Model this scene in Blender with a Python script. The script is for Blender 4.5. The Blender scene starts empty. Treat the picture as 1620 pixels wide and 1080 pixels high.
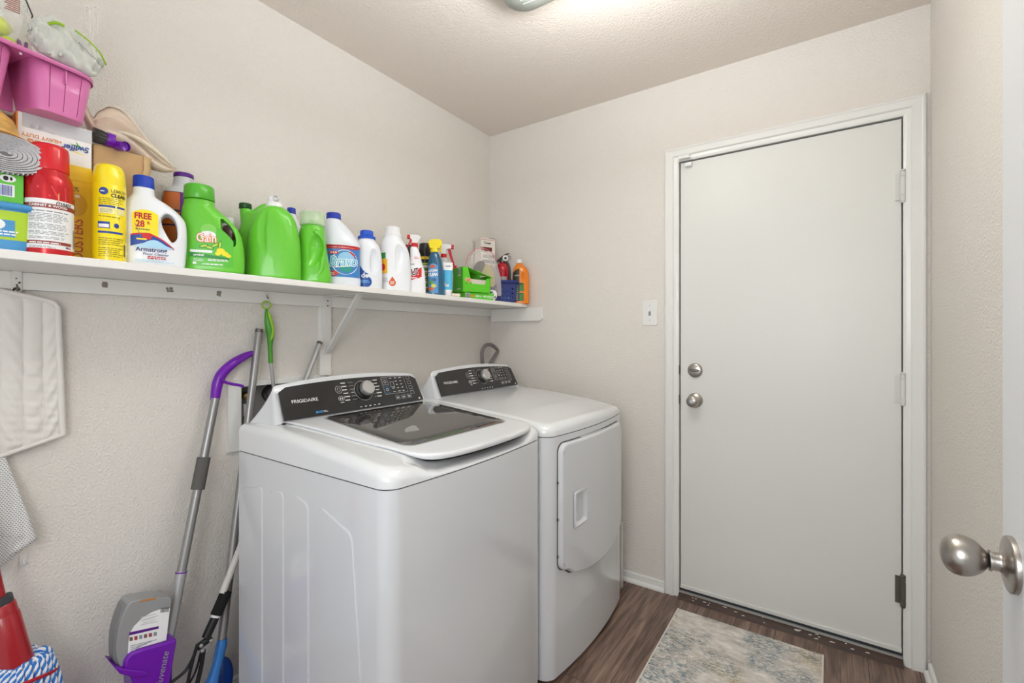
import bpy, bmesh, math, random
from mathutils import Vector, Matrix
from math import sin, cos, pi, radians, sqrt
random.seed(7)
S = bpy.context.scene
COL = S.collection
# ---------------------------------------------------------------- camera
CAM = (1.7062, -2.2593, 1.2282); YAW = 0.6004; FPX = 734.77; HY = 531.0
cd = bpy.data.cameras.new('camera'); cam = bpy.data.objects.new('camera', cd); COL.objects.link(cam)
cam.location = CAM; cam.rotation_euler = (pi/2, 0, YAW)
cd.sensor_width = 36; cd.lens = 36*FPX/1620; cd.shift_y = -(540-HY)/1620; cd.clip_start = 0.02
S.camera = cam
# ---------------------------------------------------------------- world, light, exposure
S.view_settings.view_transform = 'Standard'; S.view_settings.look = 'None'
S.view_settings.exposure = 0.12; S.view_settings.gamma = 1; S.view_settings.use_curve_mapping = False
W = bpy.data.worlds.new('world'); S.world = W; W.use_nodes = True
W.node_tree.nodes['Background'].inputs[0].default_value = (.95, .98, 1.0, 1)
W.node_tree.nodes['Background'].inputs[1].default_value = 0.73
def lamp(name, kind, loc, power, color=(1, .96, .9), size=.2, rot=(0, 0, 0)):
    d = bpy.data.lights.new(name, kind); d.energy = power; d.color = color
    if kind == 'AREA': d.shape = 'DISK'; d.size = size
    else: d.shadow_soft_size = size
    o = bpy.data.objects.new(name, d); COL.objects.link(o); o.location = loc; o.rotation_euler = rot
    return o
lamp('ceiling_bulb', 'POINT', (1.12, -1.0, 2.22), 6.5, size=.10, color=(1, .975, .94))
lamp('doorway_fill', 'AREA', (1.60, -2.75, 1.4), 12, size=.8, rot=(radians(76), 0, 0), color=(.96, .98, 1))  # added fill from the doorway side, brightens the lower parts of the room
lamp('ceiling_fill', 'AREA', (1.30, -1.30, 2.12), 16, size=.5, rot=(pi, 0, 0), color=(.93, .97, 1))  # added uplight with no visible source, bounces off the ceiling to even the room

def ray(px, py):
    l = (px-810)/FPX; v = -(py-HY)/FPX; s, c = sin(YAW), cos(YAW)
    return (-s+c*l, c+s*l, v)
def at(px, py, x=None, y=None, z=None):     # point of a measured pixel on a world plane
    d = ray(px, py)
    t = (x-CAM[0])/d[0] if x is not None else (y-CAM[1])/d[1] if y is not None else (z-CAM[2])/d[2]
    return Vector((CAM[0]+t*d[0], CAM[1]+t*d[1], CAM[2]+t*d[2]))
# ---------------------------------------------------------------- materials
MATS = {}
def s2l(c): return tuple((x/12.92 if x <= .04045 else ((x+.055)/1.055)**2.4) for x in c)
def rgb(r, g, b): return s2l((r/255, g/255, b/255))
def mat(name, col=(.8, .8, .8), rough=.5, metal=0, spec=.5, trans=0, alpha=1, coat=0, bump=None, emit=0, ior=1.45, noise=None, sss=0):
    if name in MATS: return MATS[name]
    m = bpy.data.materials.new(name); m.use_nodes = True; MATS[name] = m
    nt = m.node_tree; b = nt.nodes['Principled BSDF']
    b.inputs['Base Color'].default_value = (*col, 1); b.inputs['Roughness'].default_value = rough
    b.inputs['Metallic'].default_value = metal; b.inputs['Specular IOR Level'].default_value = spec
    b.inputs['Transmission Weight'].default_value = trans; b.inputs['Alpha'].default_value = alpha
    b.inputs['Coat Weight'].default_value = coat; b.inputs['Coat Roughness'].default_value = .05; b.inputs['IOR'].default_value = ior
    if sss: b.inputs['Subsurface Weight'].default_value = sss; b.inputs['Subsurface Radius'].default_value = (.01, .01, .01)
    if emit: b.inputs['Emission Color'].default_value = (*col, 1); b.inputs['Emission Strength'].default_value = emit
    tc = nt.nodes.new('ShaderNodeTexCoord')
    if noise:                                  # (scale, amount, (sx,sy,sz)) colour mottling of the material itself
        mp = nt.nodes.new('ShaderNodeMapping'); mp.inputs['Scale'].default_value = noise[2]
        n = nt.nodes.new('ShaderNodeTexNoise'); n.inputs['Scale'].default_value = noise[0]; n.inputs['Detail'].default_value = 5
        nt.links.new(tc.outputs['Object'], mp.inputs[0]); nt.links.new(mp.outputs[0], n.inputs[0])
        r = nt.nodes.new('ShaderNodeValToRGB'); a = noise[1]
        r.color_ramp.elements[0].position = .3; r.color_ramp.elements[1].position = .7
        r.color_ramp.elements[0].color = (*[c*(1-a) for c in col], 1); r.color_ramp.elements[1].color = (*[min(1, c*(1+a)) for c in col], 1)
        nt.links.new(n.outputs['Fac'], r.inputs[0]); nt.links.new(r.outputs[0], b.inputs['Base Color'])
    if bump:                                   # (scale, strength, distance)
        n = nt.nodes.new('ShaderNodeTexNoise'); n.inputs['Scale'].default_value = bump[0]; n.inputs['Detail'].default_value = 3
        nt.links.new(tc.outputs['Object'], n.inputs[0])
        bp = nt.nodes.new('ShaderNodeBump'); bp.inputs['Strength'].default_value = bump[1]; bp.inputs['Distance'].default_value = bump[2]
        nt.links.new(n.outputs['Fac'], bp.inputs['Height']); nt.links.new(bp.outputs[0], b.inputs['Normal'])
    return m
def clear_mat(name, col=(.95, .95, .95), vis=.25, rough=.15):     # thin clear film
    if name in MATS: return MATS[name]
    m = bpy.data.materials.new(name); m.use_nodes = True; MATS[name] = m
    nt = m.node_tree; b = nt.nodes['Principled BSDF']; out = nt.nodes['Material Output']
    b.inputs['Base Color'].default_value = (*col, 1); b.inputs['Roughness'].default_value = rough
    t = nt.nodes.new('ShaderNodeBsdfTransparent'); mx = nt.nodes.new('ShaderNodeMixShader'); lw = nt.nodes.new('ShaderNodeLayerWeight')
    lw.inputs['Blend'].default_value = .35
    mr = nt.nodes.new('ShaderNodeMapRange'); mr.inputs[3].default_value = vis; mr.inputs[4].default_value = min(1, vis+.5)
    nt.links.new(lw.outputs['Facing'], mr.inputs[0]); nt.links.new(mr.outputs[0], mx.inputs[0])
    nt.links.new(t.outputs[0], mx.inputs[1]); nt.links.new(b.outputs[0], mx.inputs[2]); nt.links.new(mx.outputs[0], out.inputs[0])
    return m
def P(name, r, g, b, rough=.35, **k): return mat(name, rgb(r, g, b), rough, **k)
WALL = P('wall_paint', 228, 223, 216, .75, bump=(165, .85, .0045), spec=.25)
CEIL = P('ceiling_paint', 230, 221, 212, .9, bump=(120, .8, .004), spec=.15)
TRIM = P('trim_white', 232, 232, 229, .3, coat=.2)
DOORW = P('door_white', 222, 222, 218, .38)
SHELFW = P('shelf_white', 234, 232, 228, .45, bump=(60, .15, .001))
ENAM = P('white_enamel', 208, 210, 213, .16, coat=.6)
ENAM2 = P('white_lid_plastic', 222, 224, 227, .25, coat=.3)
DARK = P('dark_gap', 22, 22, 23, .8)
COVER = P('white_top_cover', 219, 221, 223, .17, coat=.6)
GAPG = P('gap_shade_grey', 84, 84, 86, .7)
BLACKP = P('black_gloss_panel', 27, 27, 28, .22, coat=.3)
SILV = mat('silver_knob', rgb(200, 200, 200), .28, metal=.9)
NICK = mat('satin_nickel', rgb(176, 170, 164), .3, metal=1)
NICKD = mat('aged_nickel', rgb(120, 118, 112), .42, metal=1)
ALU = mat('grey_pole', rgb(186, 186, 186), .42, metal=.6)
ALUD = mat('dark_grey_pole', rgb(158, 157, 156), .36, metal=.7)
PRINTG = P('print_grey', 205, 205, 205, .5)
WHITEP = P('white_plastic', 236, 236, 238, .35, sss=.1)
WHITEL = P('white_label', 240, 240, 240, .4)
INK = P('ink_black', 30, 30, 34, .5)
GREYINK = P('ink_grey', 120, 122, 128, .5)
# ---------------------------------------------------------------- mesh helpers
class G:
    def __init__(s): s.v = []; s.f = []; s.m = []; s.mats = []
    def mi(s, m):
        if m not in s.mats: s.mats.append(m)
        return s.mats.index(m)
    def add(s, vs, fs, m):
        k = len(s.v); i = s.mi(m); s.v += [tuple(p) for p in vs]
        for f in fs: s.f.append([k+j for j in f]); s.m.append(i)
        return s
    def box(s, m, x0, x1, y0, y1, z0, z1, M=None):
        v = [(x, y, z) for z in (z0, z1) for y in (y0, y1) for x in (x0, x1)]
        if M: v = [M @ Vector(p) for p in v]
        return s.add(v, [(0, 2, 3, 1), (4, 5, 7, 6), (0, 1, 5, 4), (2, 6, 7, 3), (0, 4, 6, 2), (1, 3, 7, 5)], m)
    def loft(s, m, rings, cap0=True, cap1=True, closed=True):
        n = len(rings[0]); v = [p for r in rings for p in r]; f = []
        for i in range(len(rings)-1):
            for j in range(n if closed else n-1):
                k = (j+1) % n; f.append((i*n+j, i*n+k, (i+1)*n+k, (i+1)*n+j))
        if cap0: f.append(tuple(range(n-1, -1, -1)))
        if cap1: f.append(tuple((len(rings)-1)*n+j for j in range(n)))
        return s.add(v, f, m)
    def lathe(s, m, prof, n=32, rib=None, M=None, cap0=True, cap1=True, c=(0, 0)):
        rings = []
        for p in prof:
            r, z = p[0], p[1]; ring = []
            for j in range(n):
                a = 2*pi*j/n; rr = r*(1+(rib[1]*(.5+.5*cos(a*rib[0])) if rib else 0))
                q = Vector((c[0]+rr*cos(a), c[1]+rr*sin(a), z)); ring.append(M @ q if M else q)
            rings.append(ring)
        return s.loft(m, rings, cap0, cap1)
    def tube(s, m, pts, r, n=12, caps=True, flat=1):
        pts = [Vector(p) for p in pts]; rs = r if isinstance(r, (list, tuple)) else [r]*len(pts)
        t0 = (pts[1]-pts[0]).normalized(); u = t0.orthogonal().normalized(); rings = []
        for i, p in enumerate(pts):
            t = (pts[min(i+1, len(pts)-1)]-pts[max(i-1, 0)]).normalized()
            u = (u-t*u.dot(t)); u = u.normalized() if u.length > 1e-6 else t.orthogonal().normalized()
            w = t.cross(u)
            rings.append([p+(u*cos(2*pi*j/n)*flat+w*sin(2*pi*j/n))*rs[i] for j in range(n)])
        return s.loft(m, rings, caps, caps)
    def prism(s, m, poly, a0, a1, axis='y', M=None):     # outline polygon extruded
        def mk(u, w, a):
            p = {'y': (u, a, w), 'x': (a, u, w), 'z': (u, w, a)}[axis]
            return M @ Vector(p) if M else p
        n = len(poly); v = [mk(u, w, a0) for u, w in poly]+[mk(u, w, a1) for u, w in poly]
        f = [tuple(range(n)), tuple(range(2*n-1, n-1, -1))]+[(j, j+n, (j+1) % n+n, (j+1) % n) for j in range(n)]
        return s.add(v, f, m)
    def grid(s, m, fn, nu, nv):
        v = [fn(i/nu, j/nv) for j in range(nv+1) for i in range(nu+1)]
        f = [(j*(nu+1)+i, j*(nu+1)+i+1, (j+1)*(nu+1)+i+1, (j+1)*(nu+1)+i) for j in range(nv) for i in range(nu)]
        return s.add(v, f, m)
    def xf(s, M): s.v = [tuple(M @ Vector(p)) for p in s.v]; return s
def part(name, g, parent=None, bevel=0, ang=40, seg=2, subsurf=0, solid=0, fix=True, label=None, flat=False):
    me = bpy.data.meshes.new(name)
    if isinstance(g, G):
        me.from_pydata(g.v, [], g.f)
        for m in g.mats: me.materials.append(m)
        me.polygons.foreach_set('material_index', g.m)
    else: me = g; me.name = name
    if fix:
        bm = bmesh.new(); bm.from_mesh(me); bmesh.ops.recalc_face_normals(bm, faces=bm.faces); bm.to_mesh(me); bm.free()
    o = bpy.data.objects.new(name, me); COL.objects.link(o)
    if parent: o.parent = parent
    if solid: md = o.modifiers.new('s', 'SOLIDIFY'); md.thickness = solid; md.offset = 0
    if bevel:
        md = o.modifiers.new('b', 'BEVEL'); md.width = bevel; md.segments = seg; md.limit_method = 'ANGLE'; md.angle_limit = radians(35); md.harden_normals = False
    if subsurf: md = o.modifiers.new('u', 'SUBSURF'); md.levels = subsurf; md.render_levels = subsurf
    if not flat:
        me.shade_smooth()
        me.set_sharp_from_angle(angle=radians(ang))
        if bevel:
            pass
    if label: o['label'] = label
    return o
def tag(o, label, cat, group=None, kind=None):
    o['label'] = label; o['category'] = cat
    if group: o['group'] = group
    if kind: o['kind'] = kind
    return o
def thing(name, label, cat, loc=(0, 0, 0), rz=0, group=None):
    o = bpy.data.objects.new(name, None); COL.objects.link(o); o.empty_display_size = .05
    o.location = loc; o.rotation_euler = (0, 0, rz); return tag(o, label, cat, group)
def struct(name, g, parent=None, **k):
    o = part(name, g, parent, **k)
    if not parent: o['kind'] = 'structure'
    return o
def cat_rom(pts, n):                    # smooth resample of a list of tuples
    out = []; m = len(pts)
    for i in range(m-1):
        p0, p1, p2, p3 = pts[max(i-1, 0)], pts[i], pts[i+1], pts[min(i+2, m-1)]
        for k in range(n):
            t = k/n
            out.append(tuple(.5*((2*b)+(-a+c)*t+(2*a-5*b+4*c-d)*t*t+(-a+3*b-3*c+d)*t**3) for a, b, c, d in zip(p0, p1, p2, p3)))
    out.append(tuple(pts[-1])); return out
def rrect(x0, x1, y0, y1, r, n=6):
    o = []
    for cx, cy, a0 in ((x1-r, y1-r, 0), (x0+r, y1-r, 90), (x0+r, y0+r, 180), (x1-r, y0+r, 270)):
        for k in range(n+1):
            a = radians(a0+90*k/n); o.append((cx+r*cos(a), cy+r*sin(a)))
    return o
def bez(pts, n=8): return [Vector(p) for p in cat_rom([tuple(p) for p in pts], n)]
_tc = {}
def text_mesh(s, size=1.0, bold=0, spacing=1.0):
    k = (s, bold, spacing)
    if k not in _tc:
        cu = bpy.data.curves.new('t', 'FONT'); cu.body = s; cu.size = 1; cu.align_x = 'CENTER'; cu.align_y = 'CENTER'; cu.offset = bold; cu.space_character = spacing; cu.resolution_u = 3
        o = bpy.data.objects.new('t', cu); COL.objects.link(o); dg = bpy.context.evaluated_depsgraph_get()
        me = bpy.data.meshes.new_from_object(o.evaluated_get(dg))
        _tc[k] = ([tuple(v.co) for v in me.vertices], [tuple(p.vertices) for p in me.polygons])
        bpy.data.objects.remove(o); bpy.data.curves.remove(cu); bpy.data.meshes.remove(me)
    return _tc[k]
def text(g, m, surf, s, u, w, size, rot=0, bold=.01, sx=1, slant=0, off=.0012, sp=1.0):     # surf(u, w, off) -> point
    v, f = text_mesh(s, bold=bold, spacing=sp); c, n = cos(rot), sin(rot); out = []
    for x, y, _ in v:
        x = (x*sx+y*slant)*size; y *= size
        out.append(surf(u+x*c-y*n, w+x*n+y*c, off))
    g.add(out, f, m)
def patch(g, m, surf, u0, u1, lo, hi, nu=16, nv=6, off=.0006):     # lo, hi numbers or functions of t in 0..1
    fl = lo if callable(lo) else (lambda t: lo); fh = hi if callable(hi) else (lambda t: hi)
    g.grid(m, lambda a, b: surf(u0+(u1-u0)*a, fl(a)+(fh(a)-fl(a))*b, off), nu, nv)
def lines(g, m, surf, u0, u1, w0, w1, n, th=.45, off=.0011, rag=.25):  # illegible small print as thin bars
    h = (w1-w0)/n
    for i in range(n):
        e = u1-(u1-u0)*rag*random.random(); x = u0
        while x < e-.001:
            l = min(e-x, (u1-u0)*random.uniform(.08, .2)); patch(g, m, surf, x, x+l, w0+h*i, w0+h*(i+th), 2, 1, off); x += l+(u1-u0)*.03
def ellipse(g, m, surf, u, w, a, b, off=.0009, n=24, rot=0):
    c, s = cos(rot), sin(rot)
    ring = [(a*cos(2*pi*k/n), b*sin(2*pi*k/n)) for k in range(n)]
    P1 = [surf(u+x*c-y*s, w+x*s+y*c, off) for x, y in ring]; P2 = [surf(u+.5*(x*c-y*s), w+.5*(x*s+y*c), off) for x, y in ring]
    g.add(P1+P2+[surf(u, w, off)], [(k, (k+1) % n, n+(k+1) % n, n+k) for k in range(n)]+[(n+k, n+(k+1) % n, 2*n) for k in range(n)], m)
def poly(g, m, surf, pts, off=.0009, nr=6, ne=4):       # filled outline, subdivided so that it hugs a curved surface
    cx = sum(p[0] for p in pts)/len(pts); cy = sum(p[1] for p in pts)/len(pts); q = []
    for i in range(len(pts)):
        a, b = pts[i], pts[(i+1) % len(pts)]
        q += [(a[0]+(b[0]-a[0])*k/ne, a[1]+(b[1]-a[1])*k/ne) for k in range(ne)]
    n = len(q); v = [surf(cx+(x-cx)*(1-r/nr), cy+(y-cy)*(1-r/nr), off) for r in range(nr) for x, y in q]+[surf(cx, cy, off)]
    f = [(r*n+k, r*n+(k+1) % n, (r+1)*n+(k+1) % n, (r+1)*n+k) for r in range(nr-1) for k in range(n)]+[((nr-1)*n+k, (nr-1)*n+(k+1) % n, nr*n) for k in range(n)]
    g.add(v, f, m)
def plane_y(y0, sgn=-1): return lambda u, w, off=0: (u, y0+sgn*off, w)
def obj_tmp(g):
    me = bpy.data.meshes.new('tmp'); me.from_pydata(g.v, [], g.f)
    bm = bmesh.new(); bm.from_mesh(me); bmesh.ops.recalc_face_normals(bm, faces=bm.faces); bm.to_mesh(me); bm.free()
    o = bpy.data.objects.new('tmp', me); COL.objects.link(o); return o
def molded(base, cuts, m, vox=.0022, smooth=6, adds=()):     # blow-moulded body: base + adds - cuts, fused and softened
    o = obj_tmp(base); tmp = [o]
    for a in adds:
        c = obj_tmp(a); tmp.append(c); md = o.modifiers.new('a', 'BOOLEAN'); md.operation = 'UNION'; md.object = c; md.solver = 'EXACT'
    for a in cuts:
        c = obj_tmp(a); tmp.append(c); md = o.modifiers.new('c', 'BOOLEAN'); md.operation = 'DIFFERENCE'; md.object = c; md.solver = 'EXACT'
    md = o.modifiers.new('r', 'REMESH'); md.mode = 'VOXEL'; md.voxel_size = vox
    md = o.modifiers.new('s', 'SMOOTH'); md.iterations = smooth; md.factor = .5
    me = bpy.data.meshes.new_from_object(o.evaluated_get(bpy.context.evaluated_depsgraph_get()))
    for t in tmp: bpy.data.objects.remove(t)
    me.materials.clear(); me.materials.append(m)
    for p in me.polygons: p.material_index = 0
    return me
def se_ring(z, a, b, cx=0, cy=0, n=2.6, N=48):
    r = []
    for j in range(N):
        t = 2*pi*j/N; c, s = cos(t), sin(t)
        r.append((cx+a*math.copysign(abs(c)**(2/n), c), cy+b*math.copysign(abs(s)**(2/n), s), z))
    return r
def body(specs, k=5, N=48):            # specs: (z, a, b, cx, n) -> lofted superellipse body and its front surface
    sp = cat_rom(specs, k); g = G(); g.loft(INK, [se_ring(z, a, b, cx, 0, n, N) for z, a, b, cx, n in sp])
    def surf(u, w, off=0):
        w = min(max(w, sp[0][0]), sp[-1][0])
        for i in range(len(sp)-1):
            if sp[i+1][0] >= w: break
        p, q = sp[i], sp[i+1]; t = 0 if q[0] == p[0] else (w-p[0])/(q[0]-p[0]); t = min(1, max(0, t))
        a, b, cx, n = [p[j]+(q[j]-p[j])*t for j in (1, 2, 3, 4)]
        x = min(.995, abs((u-cx)/a)); return (u, -b*(1-x**n)**(1/n)-off, w)
    return g, surf
def cyl_surf(r, cx=0, cy=0):
    return lambda u, w, off=0: (cx+(r+off)*sin(u/r), cy-(r+off)*cos(u/r), w)
def hcut(pts, y0=-.2, y1=.2):
    return G().prism(INK, pts, y0, y1)
def ell(cx, cy, cz, a, b, c, n=20, tilt=0):
    g = G(); M = Matrix.Translation((cx, cy, cz)) @ Matrix.Rotation(tilt, 4, 'Y')
    g.loft(INK, [[M @ Vector((a*sin(pi*i/12)*cos(2*pi*j/n), b*sin(pi*i/12)*sin(2*pi*j/n), -c*cos(pi*i/12))) for j in range(n)] for i in range(1, 12)])
    return g
# ================================================================= ROOM SHELL
RX = 2.008; CH = 2.44; YB = -2.75
def floor_mat():
    m = bpy.data.materials.new('walnut_planks'); m.use_nodes = True; nt = m.node_tree; b = nt.nodes['Principled BSDF']; L = nt.links.new
    tc = nt.nodes.new('ShaderNodeTexCoord'); mp = nt.nodes.new('ShaderNodeMapping'); mp.inputs['Rotation'].default_value = (0, 0, pi/2)
    L(tc.outputs['Object'], mp.inputs[0])
    br = nt.nodes.new('ShaderNodeTexBrick'); br.offset = .37; br.inputs['Scale'].default_value = 1; br.inputs['Brick Width'].default_value = 1.2; br.inputs['Row Height'].default_value = .152
    br.inputs['Mortar Size'].default_value = .0012; br.inputs['Color1'].default_value = (.2, .2, .2, 1); br.inputs['Color2'].default_value = (.9, .9, .9, 1); br.inputs['Mortar'].default_value = (0, 0, 0, 1)
    L(mp.outputs[0], br.inputs[0])
    # per-plank shift of the grain
    ad = nt.nodes.new('ShaderNodeVectorMath'); ad.operation = 'MULTIPLY_ADD'; ad.inputs[1].default_value = (3.1, 1.7, 0)
    L(br.outputs['Color'], ad.inputs[0]); L(mp.outputs[0], ad.inputs[2])
    st = nt.nodes.new('ShaderNodeMapping'); st.inputs['Scale'].default_value = (1.1, 11, 1); L(ad.outputs[0], st.inputs[0])
    n1 = nt.nodes.new('ShaderNodeTexNoise'); n1.inputs['Scale'].default_value = 2.2; n1.inputs['Detail'].default_value = 8; n1.inputs['Distortion'].default_value = 1.6; L(st.outputs[0], n1.inputs[0])
    s2 = nt.nodes.new('ShaderNodeMapping'); s2.inputs['Scale'].default_value = (4, 130, 1); L(ad.outputs[0], s2.inputs[0])
    n2 = nt.nodes.new('ShaderNodeTexNoise'); n2.inputs['Scale'].default_value = 2; n2.inputs['Detail'].default_value = 4; L(s2.outputs[0], n2.inputs[0])
    mx = nt.nodes.new('ShaderNodeMix'); mx.data_type = 'FLOAT'; mx.inputs[0].default_value = .38; L(n1.outputs['Fac'], mx.inputs[2]); L(n2.outputs['Fac'], mx.inputs[3])
    r = nt.nodes.new('ShaderNodeValToRGB'); e = r.color_ramp.elements
    e[0].position = .3; e[0].color = (*rgb(74, 57, 50), 1); e[1].position = .68; e[1].color = (*rgb(166, 142, 125), 1)
    x = r.color_ramp.elements.new(.46); x.color = (*rgb(110, 89, 78), 1); x = r.color_ramp.elements.new(.56); x.color = (*rgb(137, 113, 99), 1)
    L(mx.outputs[0], r.inputs[0])
    m2 = nt.nodes.new('ShaderNodeMix'); m2.data_type = 'RGBA'; m2.blend_type = 'MULTIPLY'; m2.inputs[0].default_value = 1
    gr = nt.nodes.new('ShaderNodeValToRGB'); gr.color_ramp.elements[0].position = 0; gr.color_ramp.elements[0].color = (.25, .22, .2, 1); gr.color_ramp.elements[1].position = .12; gr.color_ramp.elements[1].color = (.86, .86, .86, 1)
    x = gr.color_ramp.elements.new(.9); x.color = (1.05, 1.05, 1.05, 1)
    L(br.outputs['Color'], gr.inputs[0]); L(r.outputs[0], m2.inputs[6]); L(gr.outputs[0], m2.inputs[7]); L(m2.outputs[2], b.inputs['Base Color'])
    b.inputs['Roughness'].default_value = .42
    bp = nt.nodes.new('ShaderNodeBump'); bp.inputs['Strength'].default_value = .25; bp.inputs['Distance'].default_value = .002; L(n2.outputs['Fac'], bp.inputs['Height']); L(bp.outputs[0], b.inputs['Normal'])
    return m
FLOOR = floor_mat()
struct('floor', G().box(FLOOR, -.12, RX+.12, YB, .12, -.05, 0))
struct('ceiling', G().box(CEIL, -.12, RX+.12, YB, .12, CH, CH+.06))
# left wall with the hole of the washer outlet box
HY0, HY1, HZ0, HZ1 = -1.456, -1.17, .865, 1.05
g = G()
for y0, y1, z0, z1 in ((YB, HY0, 0, CH), (HY1, .12, 0, CH), (HY0, HY1, 0, HZ0), (HY0, HY1, HZ1, CH)):
    g.box(WALL, -.12, 0, y0, y1, z0, z1)
struct('wall_left', g)
# back wall with door opening
DX0, DX1, DZ = 1.1145, 1.9345, 2.054
g = G()
for x0, x1, z0, z1 in ((0, DX0-.001, 0, CH), (DX1+.001, RX, 0, CH), (DX0-.001, DX1+.001, DZ, CH)):
    g.box(WALL, x0, x1, 0, .12, z0, z1)
struct('wall_back', g)
struct('wall_right', G().box(WALL, RX, RX+.12, YB, .12, 0, CH))
# ---- baseboards: stepped profile
BP = [(0, 0), (.022, 0), (.022, .007), (.0195, .013), (.0150, .0165), (.0105, .0175), (.0095, .019), (.0095, .033), (.0065, .0345), (.0065, .037), (.0095, .039), (.0095, .0425), (.006, .0465), (0, .048)]
BPh = [(a, z*1.0) for a, z in BP]
def base_board(name, p0, p1, nrm):
    g = G(); g.loft(TRIM, [[(p[0]+nrm[0]*a, p[1]+nrm[1]*a, z) for a, z in BPh] for p in (p0, p1)])
    struct(name, g, ang=20)
base_board('baseboard_back', (0, 0), (1.052, 0), (0, -1))
base_board('baseboard_right', (RX, -.022), (RX, -1.45), (-1, 0))
base_board('baseboard_left', (0, YB), (0, 0), (1, 0))
# ---- back door: casing, jamb, slab, hardware
CP = [(0, 0), (.012, .0), (.017, .004), (.018, .010), (.014, .014), (.0145, .022), (.017, .032), (.017, .040), (.012, .044), (.0125, .052), (.010, .056), (.007, .060), (.0, .060)]
def casing(name, x0, x1, top):        # inner edges x0, x1; mitred corners; profile (out of wall, outwards)
    g = G()
    prof = [(d, w) for d, w in [(0, .066), (.010, .066), (.016, .062), (.018, .056), (.015, .051), (.0155, .042), (.0185, .032), (.0185, .026), (.012, .021), (.0115, .012), (.009, .005), (.006, 0), (0, 0)]]
    rings = []
    rings.append([(x0-w, -d, 0) for d, w in prof]); rings.append([(x0-w, -d, top+w) for d, w in prof])
    rings.append([(x1+w, -d, top+w) for d, w in prof]); rings.append([(x1+w, -d, 0) for d, w in prof])
    g.loft(TRIM, rings); return struct(name, g, ang=25)
casing('trim_1', 1.117, 1.9315, 2.048)
g = G(); g.box(TRIM, DX0-.001, DX0+.003, -.004, .12, 0, DZ); g.box(TRIM, DX1-.003, DX1+.001, -.004, .12, 0, DZ); g.box(TRIM, DX0, DX1, -.004, .12, DZ-.004, DZ)
g.box(DARK, DX0+.003, DX1-.003, .062, .08, .0, DZ-.004)
struct('trim_2', g)
door = thing('door_1', 'd', 'door'); del door['label']; del door['category']; door['kind'] = 'structure'
DL, DR = DX0+.0085, DX1-.0065
part('door_panel', G().box(DOORW, DL, DR, .004, .046, .045, 2.043), door, bevel=.002)
def disc_y(g, m, x, z, prof, n=40):   # lathe about -y axis: prof (r, distance out)
    M = Matrix.Translation((x, .004, z)) @ Matrix.Rotation(pi/2, 4, 'X')
    g.lathe(m, prof, n, M=M)
g = G(); disc_y(g, NICK, 1.189, 1.068, [(.033, 0), (.033, .006), (.030, .010), (.024, .0125), (.0, .0135)])
o = part('deadbolt', g, door)
g = G(); M = Matrix.Translation((1.189, -.010, 1.068))
g.loft(NICKD, [[M @ Vector((.021*cos(2*pi*j/24)*k, -d, .0065*sin(2*pi*j/24)*k)) for j in range(24)] for k, d in ((1, 0), (1, .010), (.85, .013), (.3, .014))])
part('thumb_turn', g, o)
g = G(); disc_y(g, NICK, 1.189, .929, [(.034, 0), (.034, .005), (.031, .009), (.020, .012), (.014, .016), (.013, .030), (.019, .036), (.0255, .044), (.0275, .052), (.026, .060), (.020, .066), (.008, .068), (0, .068)])
o = part('door_knob', g, door)
g = G(); disc_y(g, SILV, 1.189, .929, [(.0075, .066), (.0075, .073), (0, .0735)]); part('lock_button', g, o)
for z in (1.068, .929):
    g = G(); g.prism(NICKD, [(0, -.028), (.010, -.022), (.012, 0), (.010, .022), (0, .028)], -.006, .006, 'y', Matrix.Translation((DX0-.007, 0, z))); part('strike_plate', g, door)
HWM = P('hinge_painted', 214, 214, 210, .4)
for z, m in ((1.787, HWM), (1.03, HWM), (.277, NICKD)):
    g = G(); hx = DX1-.004
    for a, b in ((-.054, -.036), (-.034, .034), (.036, .054)): g.lathe(m, [(.0075, z+a), (.0085, z+a+.001), (.0085, z+b-.001), (.0075, z+b)], 20, c=(hx, -.008))
    g.lathe(m, [(.0065, z-.052), (.0065, z+.052)], 16, c=(hx, -.008))
    g.lathe(m, [(.004, z+.054), (.009, z+.056), (.008, z+.061), (0, z+.063)], 16, c=(hx, -.008)); g.lathe(m, [(0, z-.064), (.007, z-.061), (.0085, z-.054)], 16, c=(hx, -.008))
    g.box(m, hx-.022, hx, -.002, .004, z-.05, z+.05)
    part('hinge', g, door)
g = G(); TH = P('worn_threshold', 62, 42, 32, .5, noise=(9, .35, (1, 6, 6)))
g.prism(TH, [(-.034, 0), (-.030, .008), (-.006, .022), (-.006, 0)], DX0+.004, DX1-.004, 'x'); part('threshold', g, door)
g = G(); g.box(P('sill_alu', 190, 190, 188, .35, metal=.5), DX0+.004, DX1-.004, -.008, .05, .022, .030); part('sill_strip', g, door, label='grey metal strip on the threshold')
g = G(); g.box(P('sweep_dark', 45, 48, 52, .6), DX0+.006, DX1-.006, -.001, .05, .030, .040); g.box(DOORW, DL, DR, -.002, .006, .041, .056); part('door_sweep', g, door, bevel=.001)
g = G(); CHIP = P('chipped_paint', 205, 200, 192, .6)
for i in range(26):
    x = random.uniform(DX0+.02, DX1-.02); t = random.random(); w = random.uniform(.004, .02)
    y = -.030+.024*t; z = .008+.014*t+.0006
    g.add([(x, y, z), (x+w, y+.001, z+.0006), (x+w*.8, y+.004, z+.0024), (x+w*.2, y+.003, z+.0018)], [(0, 1, 2, 3)], CHIP)
part('paint_chips', g, door, flat=True)
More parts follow.
